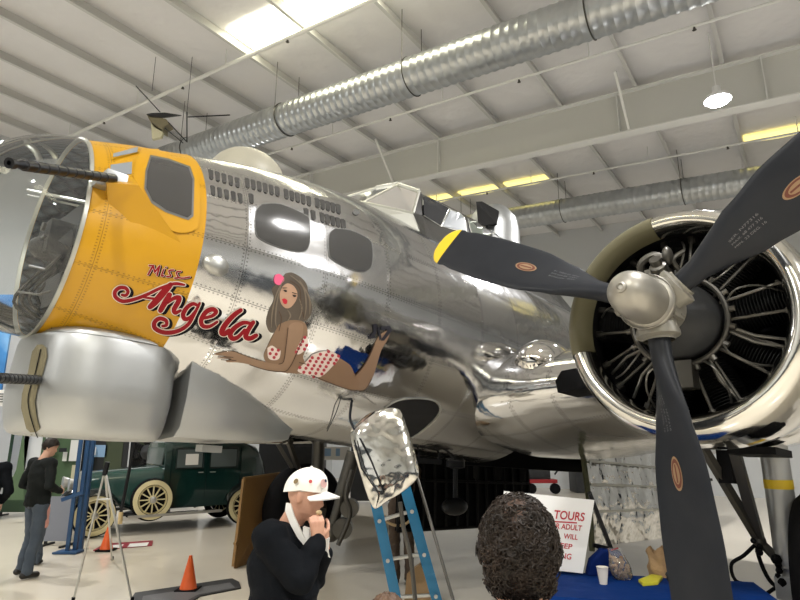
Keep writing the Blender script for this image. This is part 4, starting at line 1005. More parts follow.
def person(label, feet, rz, h, J, top, trou, hairm, skinm='sk', shoes='shoe', hairf=None, lean=(0, 0, 0), hd=None, curl=.5, vox=.010, top_name='jacket', group=None):
    """local frame x forward, y left; J overrides joints"""
    k = h/1.75; mw = Matrix.Translation(V(feet))@Matrix.Rotation(rz, 4, 'Z'); t = thing('person', label, 'person', mw=mw, group=group)
    R3 = mw.to_3x3()
    D_ = dict(pel=(0, 0, .95), wst=(0, 0, 1.08), chest=(.01, 0, 1.30), nb=(0, 0, 1.47), nk=(.02, 0, 1.55), hc=(.035, 0, 1.64), shL=(0, .185, 1.42), shR=(0, -.185, 1.42), elL=(-.05, .25, 1.13), elR=(-.05, -.25, 1.13),
              wrL=(.06, .25, .90), wrR=(.06, -.25, .90), hpL=(0, .09, .92), hpR=(0, -.09, .92), knL=(.02, .10, .50), knR=(.02, -.10, .50), anL=(-.03, .11, .09), anR=(-.03, -.11, .09), hdL=(0, 0, -1), hdR=(0, 0, -1), hnL=(0, 1, 0), hnR=(0, -1, 0))
    D_.update(J)
    def w(n): return mw@(V(D_[n])*k)
    def dv(n): return R3@V(D_[n])
    HR = R3@(hd or Matrix.Identity(3))
    fx, ly = R3@V((1, 0, 0)), R3@V((0, 1, 0))
    b = MB(); head(b, w('hc'), HR, k*1.0); chain(b, [(w('nb'), .062*k), (w('nk'), .056*k), (w('hc')-HR@V((.015, 0, .05))*k, .055*k)])
    def trunk(b, g):
        sh = (w('shL')-w('shR')).normalized(); dp = sh.cross(V((0, 0, 1))).normalized()
        torso(b, [(w('pel')-V((0, 0, .10))*k, sh*(.13+g)*k, dp*(.09+g)*k), (w('pel'), sh*(.165+g)*k, dp*(.115+g)*k), (w('wst'), sh*(.150+g)*k, dp*(.11+g)*k), (w('chest'), sh*(.175+g)*k, dp*(.125+g)*k), (w('chest').lerp(w('nb'), .6), sh*(.16+g)*k, dp*(.10+g)*k), (w('nb'), sh*(.075+g)*k, dp*(.065+g)*k)])
        for s in 'LR': capsule(b, w('sh'+s), w('chest').lerp(w('nb'), .5), (.066+g)*k, (.08+g)*k)
    trunk(b, 0)
    for s in 'LR':
        sg = 1 if s == 'L' else -1
        chain(b, [(w('sh'+s), .056*k), (w('el'+s), .040*k), (w('wr'+s), .027*k)]); chain(b, [(w('hp'+s), .085*k), (w('kn'+s), .056*k), (w('an'+s), .038*k)])
        hand(b, w('wr'+s), dv('hd'+s), dv('hn'+s), sg, curl, k)
    blend(b, 'body', skinm, t, vox, 3)
    b = MB(); trunk(b, .022)
    for s in 'LR': chain(b, [(w('sh'+s), .074*k), (w('el'+s), .058*k), (w('wr'+s).lerp(w('el'+s), .12), .042*k)])
    torso(b, [(w('pel')-V((0, 0, .07))*k, ly*.19*k, fx*.135*k), (w('pel')+V((0, 0, .06))*k, ly*.188*k, fx*.14*k)])
    blend(b, top_name, top, t, vox, 5, folds())
    b = MB(); torso(b, [(w('hpL').lerp(w('hpR'), .5)-V((0, 0, .06))*k, ly*.17*k, fx*.11*k), (w('pel')+V((0, 0, .05))*k, ly*.168*k, fx*.12*k)])
    for s in 'LR': chain(b, [(w('hp'+s), .098*k), (w('kn'+s), .074*k), (w('an'+s), .062*k)])
    blend(b, 'trousers', trou, t, vox, 4, folds(8, .012))
    for s in 'LR':
        b = MB(); a_ = w('an'+s); b_ = a_+fx*.13*k; a_ = a_.copy(); a_.z -= .035*k; b_.z = a_.z-.015*k; capsule(b, a_-fx*.04*k, b_, .043*k, .040*k)
        zmin = a_.z-.045*k
        for i, p in enumerate(b.v): p.z = max(p.z, zmin)
        b.build('shoe', shoes, t)
    if hairf: hairf(t, w('hc'), HR, k)
    return t
def cap_hair(m, front=.06, low=-.03, th=.012, wob=.006):
    """short hair shell over the skull, cut by a hairline"""
    def f(t, c, R, k):
        b = MB(); rings = []; n = 48
        for i in range(25):
            a = PI/2*i/24*1.42; r = []
            for j in range(n):
                ph = 2*PI*j/n; cx = math.cos(ph)
                x = math.sin(a)*cx*(.088 if cx > 0 else .105)+(.0); y = math.sin(a)*math.sin(ph)*.077; z = .02+.098*math.cos(a)
                lim = low+(front-low)*max(0, cx)**.6+(0 if cx > -.3 else -.03)
                q = V((x, y, z)); q = q*(1+th/.09+wob/.09*noise.noise(V((ph*2.2, a*5, 1))*2.5))
                q.z = max(q.z, lim); r.append(V(c)+R@(q*k))
            rings.append(r)
        b.rings(rings, cap=(True, True)); b.build('hair', m, t)
    return f
Ry = lambda a: Matrix.Rotation(a, 3, 'Y'); Rz = lambda a: Matrix.Rotation(a, 3, 'Z')
# man on the left, back three-quarter view, looking right
p0 = gz(27, 577)
def man_left():
    t = person('man in a charcoal jacket and blue-grey jeans standing with his back turned on the left', (p0.x, p0.y, 0), rad(62), 1.77,
        dict(wrL=(.16, .20, 1.05), elL=(-.05, .30, 1.14), wrR=(.20, -.17, 1.05), elR=(-.04, -.29, 1.14), hdL=(.8, -.6, 0), hdR=(.8, .6, 0), knL=(.06, .13, .50), anL=(-.0, .17, .09), knR=(-.02, -.11, .5), anR=(-.10, -.14, .09), hc=(.08, 0, 1.63), nk=(.04, 0, 1.54)),
        'jacket', 'jeans', None, hairf=cap_hair('hair_dark', .055), hd=Rz(rad(-50))@Ry(rad(14)))
man_left()
c0 = gz(24, 566)
person('small child in pink top, half hidden behind the man in the charcoal jacket', (c0.x+.12, c0.y+.1, 0), rad(200), 1.02, {}, 'pink', 'jeans', None, hairf=cap_hair('hair_brown', .055), top_name='shirt')
e0 = gz(-36, 590)
person('person in a black quilted jacket cut off by the left edge', (e0.x+.05, e0.y, 0), rad(120), 1.72, dict(wrR=(.1, -.2, 1.0), elR=(-.06, -.27, 1.15)), 'cloth_black', 'cloth_black', None, hairf=cap_hair('hair_dark', .05))
# ladder climber behind the hatch door
lf = gz(402, 584)
person('person in brown work trousers standing behind the blue ladder, below the hatch door', (lf.x, lf.y, 0), rad(100), 1.66,
       dict(wrL=(.22, .10, 1.25), elL=(.1, .24, 1.2), wrR=(.22, -.10, 1.25), elR=(.1, -.24, 1.2), hdL=(.4, 0, 1), hdR=(.4, 0, 1), anL=(-.02, .09, .09), anR=(-.02, -.09, .09)), 'brown_trouser', 'brown_trouser', None, hairf=cap_hair('hair_dark', .05))
b = MB(); q0 = at(398, 515, lf.y-.24)
b.tube([q0+V((.17*math.cos(a), -.03, .12*math.sin(a)-.0)) for a in lin(PI*1.0, PI*2.05, 14)], .018, 6); single(b, 'waist_strap', 'tan', 'tan webbing strap looped at the waist of the person behind the ladder', 'strap')
# ------------------------------------------------------------------ old man in the white cap
OY = 3.05
def OP(x, y, dY=0): return at(x, y, OY+dY)
ft = OP(283, 560); t = thing('person', 'older man in a white cap and black sweater raising his hands to his mouth', 'person', (ft.x, ft.y, 0)); 
hf = V((.95, -.22, -.16)).normalized(); hl = V((0, 0, 1)).cross(hf).normalized(); hu = hf.cross(hl); HR = Matrix((hf, hl, hu)).transposed()
hc = OP(306.5, 495); nb = OP(289, 527, .02); ch = OP(281, 560, .02); pel = V((ft.x+.0, ft.y, .90)); 
shR, shL = OP(270, 540, -.16), OP(285, 537, .19)
elR, wrR = OP(300, 581, -.20), OP(317.5, 541, -.10); elL, wrL = OP(312, 578, .14), OP(325, 552, .02)
b = MB(); head(b, hc, HR, 1.0); chain(b, [(nb, .060), (hc-hf*.02-hu*.06, .056)])
def trunk2(b, g):
    S = V((.25, 1, 0)).normalized(); Dp = V((1, -.25, 0)).normalized()
    torso(b, [(pel-V((0, 0, .1)), S*(.14+g), Dp*(.12+g)), (pel, S*(.17+g), Dp*(.135+g)), (pel.lerp(ch, .5)+Dp*.02, S*(.17+g), Dp*(.14+g)), (ch, S*(.185+g), Dp*(.13+g)), (ch.lerp(nb, .55), S*(.17+g), Dp*(.10+g)), (nb, S*(.08+g), Dp*(.07+g))])
    for s in (shR, shL): capsule(b, s, ch.lerp(nb, .5), .066+g, .08+g)
trunk2(b, 0)
chain(b, [(shR, .056), (elR, .042), (wrR, .029)]); chain(b, [(shL, .056), (elL, .042), (wrL, .029)])
for s in (-1, 1): chain(b, [(pel+V((0, .09*s, -.04)), .085), (V((ft.x+.02, ft.y+.1*s, .48)), .058), (V((ft.x-.03, ft.y+.11*s, .09)), .04)])
hand(b, wrR, OP(317, 518, -.10)-wrR, V((.45, -.85, .2)), 1, 1.25, 1.0)
hand(b, wrL, OP(323, 531, .0)-wrL, V((.8, -.6, .1)), -1, 1.5, 1.0)
blend(b, 'body', 'sk_old', t, .0055, 3)
b = MB(); trunk2(b, .022)
chain(b, [(shR, .078), (elR, .066), (wrR+(elR-wrR)*.02, .046)]); chain(b, [(shL, .078), (elL, .066), (wrL+(elL-wrL)*.1, .046)])
blend(b, 'sweater', 'cloth_black', t, .009, 5, folds(8, .012))
b = MB()
for s in (-1, 1): chain(b, [(pel+V((0, .09*s, 0)), .12), (V((ft.x+.02, ft.y+.1*s, .48)), .08), (V((ft.x-.03, ft.y+.11*s, .10)), .065)])
blend(b, 'trousers', 'cloth_black', t, .012, 4, folds())
for s in (-1, 1): b = MB(); capsule(b, V((ft.x-.08, ft.y+.11*s, .045)), V((ft.x+.12, ft.y+.12*s, .042)), .043, .040); b.build('shoe', 'shoe', t)
b = MB()          # shirt collar
cpx = [((285, 504), (292, 509), (302, 531), (297, 536)), ((297, 536), (302, 531), (305.5, 541), (303, 548))]
b = MB(); c1 = [OP(x, y, -.085) for x, y in ((286, 503), (290.5, 504), (294, 516), (300, 529), (307, 543), (305, 547), (297, 537), (290, 524), (285, 511))]; b.prism(c1, (0, .02, 0)); 
c1 = [OP(x, y, -.07) for x, y in ((303, 527), (309, 529), (310, 548), (306, 552), (302, 540))]; b.prism(c1, (0, .04, 0)); b.build('shirt_collar', 'white_cloth', t, smooth=0)
b = MB(); n = 40   # cap crown and visor
R = []
for i in range(15):
    a = PI/2*i/14; r = []
    for j in range(n):
        ph = 2*PI*j/n; cx = math.cos(ph); z = .030+.105*math.cos(a)**.75 if a < PI/2 else .03
        r.append(hc+HR@V((math.sin(a)**.8*cx*(.104 if cx > 0 else .116)-.004, math.sin(a)**.8*math.sin(ph)*.090, z-(0 if cx > 0 else .035*(-cx)*math.sin(a)))))
    R.append(r)
b.rings(R, cap=(True, True))
b.ell(hc+HR@V((0, 0, .136)), .007, seg=8)
cap_ = b.build('cap', mat('white_cap', (.82, .80, .75), .7, bump=(20, .2, .01)), t)
b = MB(); R = []
for i in range(9):
    u_ = i/8; ph = (u_-.5)*PI*.74; e = []
    for k_ in range(6):
        q = k_/5; rr_ = .100+.078*q*math.cos(ph)**.5 if abs(ph) < PI/2 else .1
        e.append(hc+HR@V((rr_*math.cos(ph)-.004, .090*math.sin(ph)*(1+.05*q), .036-.012*q-.035*math.sin(ph)**2)))
    R.append(e)
b.rings(R, closed=False); b.rings([[p-HR@V((0, 0, .006)) for p in r] for r in R], closed=False); b.build('visor', 'white_cloth', cap_)
b = MB()
b.ell(hc+HR@V((.066, -.066, .10)), (.018, .018, .018), seg=8)
def patch(x, z, ph, r, m_, nm):
    q = MB(); cs = math.cos(ph); sn = math.sin(ph); o_ = hc+HR@V((.108*cs-.004, .094*sn, z)); tx = HR@V((-sn, cs, 0)); nn = HR@V((cs, sn, .35)).normalized(); tz = nn.cross(tx)
    q.add([o_+nn*.004+tx*r*math.cos(2*PI*j/14)+tz*r*1.0*math.sin(2*PI*j/14) for j in range(14)], [list(range(14))]); return q.build(nm, m_, cap_)
patch(0, .075, rad(-28), .021, mat('cap_emblem_pink', (.55, .34, .32), .6), 'cap_emblem'); patch(0, .068, rad(-26), .010, 'ink', 'cap_emblem'); patch(0, .088, rad(-22), .008, 'navy', 'cap_emblem')
patch(0, .078, rad(-66), .009, mat('cap_pin_red', (.4, .03, .03), .4), 'cap_pin'); patch(0, .066, rad(-104), .013, mat('cap_pin_bronze', (.16, .11, .05), .4, .5), 'cap_pin')
b = MB(); b.prism([OP(x, y, -.01) for x, y in ((322, 541), (329, 538), (328, 549), (330, 558), (324, 554), (320.5, 560), (321, 548))], (0, .03, .0)); single(b, 'napkin', 'white_cloth', 'crumpled white napkin held in the older man\'s hand', 'napkin', smooth=0)
b = MB(); b.ell(OP(319, 512.5, -.075), (.016, .012, .012), seg=10); single(b, 'snack', 'tan', 'small biscuit the older man holds to his mouth', 'food')
# ------------------------------------------------------------------ man seen from behind in front
FY = 1.44; hc = at(519, 551, FY); t = thing('person', 'man with dark curly thinning hair seen from behind at the bottom centre, navy shirt', 'person', (hc.x, hc.y-.03, 0))
hf = V((.12, 1, -.05)).normalized(); hl = V((0, 0, 1)).cross(hf).normalized(); hu = hf.cross(hl); HR = Matrix((hf, hl, hu)).transposed()
b = MB(); head(b, hc, HR, 1.0); z_ = hc.z; X_, Y_ = hc.x, hc.y-.03
nb = V((X_, Y_-.01, z_-.20)); ch = V((X_, Y_, z_-.38)); pel = V((X_, Y_, z_-.72)); chain(b, [(nb, .06), (hc-hu*.06-hf*.02, .057)])
def tr3(b, g):
    torso(b, [(pel-V((0, 0, .1)), (.14+g, 0, 0), (0, .10+g, 0)), (pel, (.17+g, 0, 0), (0, .125+g, 0)), (pel.lerp(ch, .5), (.16+g, 0, 0), (0, .12+g, 0)), (ch, (.185+g, 0, 0), (0, .125+g, 0)), (ch.lerp(nb, .6), (.16+g, 0, 0), (0, .10+g, 0)), (nb, (.075+g, 0, 0), (0, .065+g, 0))])
    for s in (-1, 1): chain(b, [(nb.lerp(ch, .4), .085+g), (V((X_+.2*s, Y_, z_-.27)), .062+g), (V((X_+.26*s, Y_-.03, z_-.56)), .042+g), (V((X_+.22*s, Y_+.12, z_-.76)), .028+g)])
    for s in (-1, 1): chain(b, [(V((X_+.09*s, Y_, .88)), .085+g), (V((X_+.1*s, Y_+.02, .48)), .055+g), (V((X_+.1*s, Y_-.02, .09)), .036+g)])
tr3(b, 0)
for s in (-1, 1): hand(b, V((X_+.22*s, Y_+.12, z_-.76)), (0, .4, -.9), (s, .0, .1), -s, .5)
blend(b, 'body', 'sk', t, .0075, 3)
b = MB(); torso(b, [(pel-V((0, 0, .05)), (.19, 0, 0), (0, .14, 0)), (pel.lerp(ch, .5), (.185, 0, 0), (0, .14, 0)), (ch, (.21, 0, 0), (0, .145, 0)), (ch.lerp(nb, .6), (.185, 0, 0), (0, .12, 0)), (nb+V((0, 0, .01)), (.09, 0, 0), (0, .085, 0))])
for s in (-1, 1): chain(b, [(nb.lerp(ch, .4), .105), (V((X_+.2*s, Y_, z_-.27)), .082), (V((X_+.26*s, Y_-.03, z_-.56)), .058), (V((X_+.23*s, Y_+.09, z_-.72)), .045)])
blend(b, 'shirt', 'navy', t, .010, 5, folds())
b = MB()
for s in (-1, 1): chain(b, [(V((X_+.09*s, Y_, .90)), .11), (V((X_+.1*s, Y_+.02, .48)), .075), (V((X_+.1*s, Y_-.02, .10)), .06)])
blend(b, 'trousers', 'jeans', t, .012, 4)
for s in (-1, 1): b = MB(); capsule(b, V((X_+.1*s, Y_-.04, .045)), V((X_+.11*s, Y_+.14, .042)), .043, .04); b.build('shoe', 'shoe', t)
def curls(t, c, R, name, m, bald=None, n=1500, low=-.105, rad_=.0095):
    b = MB(); rr = random.Random(7); k_ = 0
    while k_ < n:
        d = V((rr.gauss(0, 1), rr.gauss(0, 1), rr.gauss(0, 1))).normalized()
        if d.z < -.75: continue
        if d.x > .35 and d.z < .45: continue
        p = V((d.x*(.088 if d.x > 0 else .110), d.y*(.085 if d.z > 0 else .090), .012+d.z*(.108 if d.z > 0 else .135)))
        if p.z < low: continue
        if abs(d.y) > .8 and p.z < -.02 and d.x > -.35: continue
        if bald and (d-bald).length < .40 and rr.random() > (.25 if (d-bald).length < .26 else .6): continue
        u_ = d.orthogonal().normalized(); w_ = d.cross(u_); a0 = rr.random()*6.28; ra = rr.uniform(.6, 1.25)*rad_; hgt = rr.uniform(.003, .011)
        pts = [c+R@(p+d*hgt*(i/6)+(u_*math.cos(a0+i*.85)+w_*math.sin(a0+i*.85))*ra) for i in range(7)]
        b.tube(pts, [.0024, .0028, .0028, .0026, .0022, .0016, .0008], 4, mi=0); k_ += 1
    # soft under-layer
    rings = []
    for i in range(25):
        a = PI*.70*i/24; r = []
        for j in range(48):
            ph = 2*PI*j/48; cx = math.cos(ph); d = V((math.sin(a)*cx, math.sin(a)*math.sin(ph), math.cos(a)))
            q = V((d.x*(.086 if d.x > 0 else .108), d.y*.080, .012+d.z*.109))*(1+.03*noise.noise(d*9)+.015)
            q.z = max(q.z, low+(.12 if cx > .3 else (.06 if cx > -.2 else 0))); r.append(c+R@q)
        rings.append(r)
    b.rings(rings, cap=(True, True)); return b.build(name, m, t, smooth=60)
bd = V((-.62, .10, .78)).normalized()
curls(t, hc, HR, 'hair', 'hair_dark', bd)
b = MB(); bu, bw = bd.orthogonal().normalized(), bd.cross(bd.orthogonal().normalized()); R = []
for i in range(8):
    r = []
    for j in range(24):
        a = 2*PI*j/24; q = (bd+(bu*math.cos(a)+bw*math.sin(a))*(.05+.36*i/7)*(1+.2*math.sin(3*a)+.12*math.sin(7*a))).normalized(); k_ = 1.028 if i < 6 else 1.005
        r.append(hc+HR@(V((q.x*(.086 if q.x > 0 else .108), q.y*.080, .012+q.z*.109))*k_))
    R.append(r)
b.rings(R, cap=(True, False)); b.build('thin_hair_patch', mat('thinning_brown_hair', (.050, .030, .022), .6, bump=(90, .6, .01), var=(40, .9, (.10, .06, .045)), spec=.2), t)
b = MB(); b.ell((X_-.03, Y_-.085, z_-.145), (.095, .06, .065), seg=20); b.ell((X_+.0, Y_-.07, z_-.19), (.12, .07, .06), seg=20); b.build('hood', 'navy', t)
# crown of one more visitor just below the frame
hc2 = at(386, 631, 1.9); feet2 = (hc2.x, hc2.y, 0)
person('visitor with brown hair, only the crown of the head showing at the bottom edge', feet2, rad(80), (hc2.z)/1.64*1.75, {}, 'navy', 'jeans', None, hairf=cap_hair('hair_brown', .05))
# ------------------------------------------------------------------ blue ladder
M['lad'] = mat('ladder_blue', (.005, .16, .34), .4); M['alu'] = mat('aluminium', (.52, .52, .50), .35, .8)
Mb = lambda n, c, r=.5, **k: M.__setitem__(n, mat(n, c, r, **k))
r1b, r2b = gz(401, 622), gz(443, 622); r1t, r2t = at(366, 455, 5.45), at(392, 440, 5.45)
t = thing('ladder', 'blue ladder with grey rungs leaning up into the open crew hatch', 'ladder', ((r1b.x+r2b.x)/2, r1b.y, 0))
for a, c in ((r1b, r1t), (r2b, r2t)):
    b = MB(); b.beam(a, c, .10, .045, up=(0, 1, 0)); b.beam(a, a+(c-a).normalized()*.06, .11, .06, up=(0, 1, 0), mi=1); b.build('rail', ['lad', 'black'], t, bevel=.004)
for i in range(5):
    u = .16+.235*i; p, q = r1b.lerp(r1t, u), r2b.lerp(r2t, u); b = MB(); b.tube([p-(q-p)*.08, q+(q-p)*.08], .018, 10)
    for e in (p, q): b.lathe([(0, .001), (0, .018), (.02, .018), (.02, .001)], e+V((0, -.055, 0)), (0, -1, 0), 12)
    b.build('rung', 'alu', t)
b = MB(); b.tube(cr([at(400, 502, 5.0), at(404, 530, 5.0), at(411, 560, 5.0), at(416, 610, 5.0)]), .018, 8); single(b, 'grey_pole', 'pipe', 'thin grey pole leaning in front of the blue ladder', 'pole')
b = MB(); b.tube([at(417, 476, 5.2), at(430, 520, 5.0), at(455, 606, 4.8)], .013, 8); single(b, 'grey_pole', 'pipe', 'thin bent grey rod running from the hatch door down right of the blue ladder', 'pole')
tb = gz(418, 592); b = MB(); b.prism([at(420, 557, 7.0), at(428, 572, 7.0), at(434, 596, 7.0), at(404, 596, 7.0), at(407, 566, 7.0)], (.05, .25, 0)); 
mz_ = min(p.z for p in b.v); 
for p in b.v: p.z -= mz_
single(b, 'paper_sack', mat('kraft_brown', (.34, .22, .11), .8, bump=(12, .5, .02)), 'brown paper sack on the floor behind the blue ladder', 'bag', smooth=0)
# ------------------------------------------------------------------ A-frame stand, hanging pole
t0 = gz(73, 602); t1 = gz(132, 602); t2 = gz(112, 560); ap = V(((t0.x+t1.x)/2, t0.y+.02, 1.44))
ap = at(105, 470, t0.y)
t = thing('a_frame_stand', 'slim silver A-frame stand with a black top in front of the green car', 'stand', (ap.x, ap.y, 0))
for e in (t0, t1, t2): b = MB(); b.tube([ap, e], .013, 8); b.tube([e, e+V((0, 0, .05))], .02, 8, mi=1); b.build('leg', ['alu', 'black'], t)
b = MB(); b.tube([ap-V((0, 0, .06)), ap+V((.02, 0, .09))], .03, 8); b.build('head', 'gun', t)
b = MB(); b.tube([ap.lerp(t0, .23), ap.lerp(t1, .23)], .012, 6); b.build('crossbar', 'alu', t)
b = MB(); ta = at(135, 441, 6.6); tb_ = at(121, 512, 6.6); b.tube([ta, tb_], .018, 8, mi=0); b.tube([tb_, at(120, 524, 6.6)], .024, 8, mi=1); 
b.tube([ta, ta+V((.12, -.2, .25))], .006, 5)
single(b, 'barrier_pole', ['gun', mat('pale_wood', (.55, .42, .22), .6)], 'black pole with a pale wooden tip hanging beside the silver A-frame stand', 'pole')
# ------------------------------------------------------------------ cones and floor mats
M['orange'] = mat('cone_orange', (.78, .12, .02), .45)
def cone(x, y, hpx, label):
    g = gz(x, y); h = hpx/FPX*g.y*1.06; c = V((g.x, g.y+.1, 0))
    t = thing('traffic_cone', label, 'cone', c, group=None); b = MB(); b.box((c.x, c.y, .015), (.25, .25, .03)); b.build('base', 'black', t, bevel=.008)
    b = MB(); b.lathe([(.03, .10), (.05, .095), (h-.02, .022), (h, .018), (h, .001)], c, (0, 0, 1), 24); b.build('cone_body', 'orange', t)
cone(103, 552, 20, 'small orange traffic cone on the red and white floor mat near the car'); cone(185, 593, 29, 'orange traffic cone on the dark grey floor mat, nearest the camera')
def slab(px, h, name, m, label, cat, kind=None):
    P = [gz(x, y) for x, y in px]; b = MB(); b.prism([V((p.x, p.y, .001)) for p in P], (0, 0, h)); return single(b, name, m, label, cat, smooth=0)
o = slab([(93, 551), (152, 546), (153, 541), (104, 544.5)], .012, 'floor_mat', mat('mat_red', (.30, .03, .05), .5), 'red and white printed mat lying under the far small cone', 'mat')
ROOTm = o
b = MB(); b.add([gz(x, y, .0145) for x, y in ((127, 547.2), (147, 545.8), (149, 542.2), (130, 543.6))], [(0, 1, 2, 3)]); b.add([gz(x, y, .0145) for x, y in ((108, 548.6), (121, 547.7), (124, 544.2), (112, 545))], [(0, 1, 2, 3)]); b.build('mat_print', 'white_cloth', o, smooth=0)
slab([(131, 600), (135, 594), (232, 579.5), (239, 583), (241, 589), (200, 597), (190, 604), (132, 606)], .015, 'floor_mat', mat('mat_border', (.035, .035, .037), .6), 'dark grey rubber mat under the nearest orange cone', 'mat')
b = MB(); b.add([gz(x, y, .017) for x, y in ((142, 600), (143, 596), (230, 582.5), (235, 587.5), (198, 594.5), (186, 601))], [(0, 1, 2, 3, 4, 5)]); b.build('mat_field', mat('mat_grey', (.13, .13, .135), .6, bump=(60, .4, .01)), C.objects[-1] if False else [q for q in C.objects if q.name.startswith('floor_mat')][-1], smooth=0)
# ------------------------------------------------------------------ plywood board leaning
t = thing('plywood_board', 'brown plywood board leaning on edge behind the man in the white cap', 'board', (gz(233, 568).x, gz(233, 568).y, 0))
B0 = gz(233.5, 568.5); B1 = V((-2.02, 9.85, 0)); T0 = at(244, 479, B0.y+.12); T1 = at(286, 473, B1.y+.1)
b = MB(); nrm = (B1-B0).cross(T0-B0).normalized()*.03; b.prism([B0, B1, T1, T0], nrm); b.build('panel', mat('plywood_brown', (.25, .135, .042), .55, var=(3, .6, (.20, .10, .03)), bump=(8, .1, .01)), t, smooth=0)
b = MB(); b.beam(T0+V((0, -.02, 0)), T1+V((0, -.02, 0)), .03, .05); b.beam(B0+V((.0, -.02, .03)), T0+V((0, -.02, 0)), .04, .03); b.beam(B0+V((0, -.025, .33)), B0.lerp(B1, .95)+V((.03, -.03, .33)), .04, .03); b.build('frame', mat('board_frame', (.30, .17, .06), .6), t, smooth=0)
# ------------------------------------------------------------------ vintage saloon car
wf, wr = gz(91, 537.5), gz(242, 524); fd = (wf-wr); fd.z = 0; WB = fd.length; fd.normalize(); ld = V((0, 0, 1)).cross(fd)
cen = (wf+wr)/2-ld*.66; CR = Matrix((fd, ld, V((0, 0, 1)))).transposed(); cmw = CR.to_4x4(); cmw.translation = V((cen.x, cen.y, 0))
car = thing('car', 'dark green 1930s saloon car with cream spoked wheels parked beyond the bomber nose', 'car', mw=cmw)
def K(x, y, z): return cmw@V((x, y, z))
M['green'] = mat('car_dark_green', (.006, .028, .024), .14, coat=.6); M['cargl'] = mat('car_window', (.10, .12, .12), .1); M['creamw'] = mat('wheel_cream', (.72, .64, .38), .4); M['fender'] = mat('fender_black_green', (.004, .008, .008), .12, coat=.6)
hw = WB/2
def csec(x, w, zb, zt, rr=.12, n=6):
    pts = []
    for sg in (1, -1):
        rng = range(n+1) if sg == 1 else range(n, -1, -1)
        for i in rng:
            a = PI/2*i/n; pts.append(K(x, sg*(w-rr+rr*math.cos(a)), zt-rr+rr*math.sin(a)))
    pts += [K(x, -w, zb), K(x, w, zb)]; return pts
b = MB(); b.rings([csec(x, w, zb, zt, r_) for x, w, zb, zt, r_ in ((-hw-.62, .40, .55, 1.0, .2), (-hw-.50, .58, .5, 1.35, .3), (-hw-.30, .66, .45, 1.62, .3), (-hw+.1, .70, .42, 1.74, .25), (-hw+.9, .72, .42, 1.79, .22), (-hw+1.55, .70, .42, 1.77, .22), (-hw+1.72, .68, .42, 1.70, .25))]); b.build('cabin', 'green', car, bevel=0)
b = MB(); b.rings([csec(x, w, .5, zt, .18) for x, w, zt in ((-hw+1.70, .60, 1.24), (-hw+2.2, .50, 1.20), (-hw+2.9, .36, 1.15), (-hw+3.02, .33, 1.12))]); b.build('hood', mat('hood_green', (.02, .06, .05), .12, coat=.8), car)
b = MB(); b.prism([K(-hw+3.03, -.3, .5), K(-hw+3.03, .3, .5), K(-hw+3.05, .31, 1.08), K(-hw+3.05, 0, 1.16), K(-hw+3.05, -.31, 1.08)], CR@V((.06, 0, 0))); b.build('radiator', 'alu', car)
for x0, x1 in ((-hw+.98, -hw+1.50), (-hw+.24, -hw+.80)):
    b = MB(); b.prism([K(x0, .722, 1.20), K(x1, .722, 1.20), K(x1, .722, 1.56), K(x0, .722, 1.56)], CR@V((0, .004, 0))); o = b.build('side_window', 'cargl', car, smooth=0)
    b = MB(); z_ = [(x0-.02, 1.18), (x1+.02, 1.18), (x1+.02, 1.58), (x0-.02, 1.58), (x0-.02, 1.18)]; b.tube([K(x, .728, z) for x, z in z_], .013, 6); b.build('window_frame', 'fender', o)
b = MB(); b.box(K(-hw+1.2, .735, 1.36), (.26, .01, .22), CR); b.build('window_card', 'white_cloth', car, smooth=0)
b = MB(); b.prism([K(-hw+1.74, -.56, 1.26), K(-hw+1.74, .56, 1.26), K(-hw+1.70, .54, 1.60), K(-hw+1.70, -.54, 1.60)], CR@V((.02, 0, 0))); b.build('windscreen', 'cargl', car, smooth=0)
for x in (-hw+.88, -hw+1.60, -hw+.14): b = MB(); b.beam(K(x, .722, .55), K(x, .722, 1.6), .012, .012, up=fd); b.build('door_seam', 'fender', car, smooth=0)
for x in (-hw+.96, -hw+.80): b = MB(); b.tube([K(x, .73, 1.10), K(x, .77, 1.10), K(x+(.10 if x > -hw+.9 else -.1), .77, 1.10)], .010, 6); b.build('door_handle', 'alu', car)
def fender(x, lat, r, a0, a1, w, tail):
    R = []
    for i in range(17):
        a = rad(a0+(a1-a0)*i/16); rx, rz_ = r*math.cos(a), r*math.sin(a); z = .36+rz_; 
        R.append([K(x+rx*(1+.0), lat+y*w, z+dz) for y, dz in ((-1, -.03), (-.6, .03), (0, .05), (.6, .03), (1, -.05), (.95, -.07), (0, .03), (-.95, -.05))])
    e = R[-1]; last = sum(e, V())/8
    if tail: R.append([K(x+tail[0], lat+y*w, tail[1]+dz*.4) for y, dz in ((-1, -.03), (-.6, .03), (0, .05), (.6, .03), (1, -.05), (.95, -.07), (0, .03), (-.95, -.05))])
    b = MB(); b.rings(R, cap=(True, True)); b.build('fender', 'fender', car)
for sg in (1, -1):
    fender(hw, .66*sg, .46, -5, 150, .16, (-1.0, .34)); fender(-hw, .66*sg, .46, 185, 25, .15, None)
    b = MB(); b.box(K(0, .74*sg, .33), (WB-1.15, .26, .035), CR, 0); b.box(K(0, .875*sg, .33), (WB-1.1, .015, .05), CR, 1); b.build('running_board', ['fender', 'alu'], car)
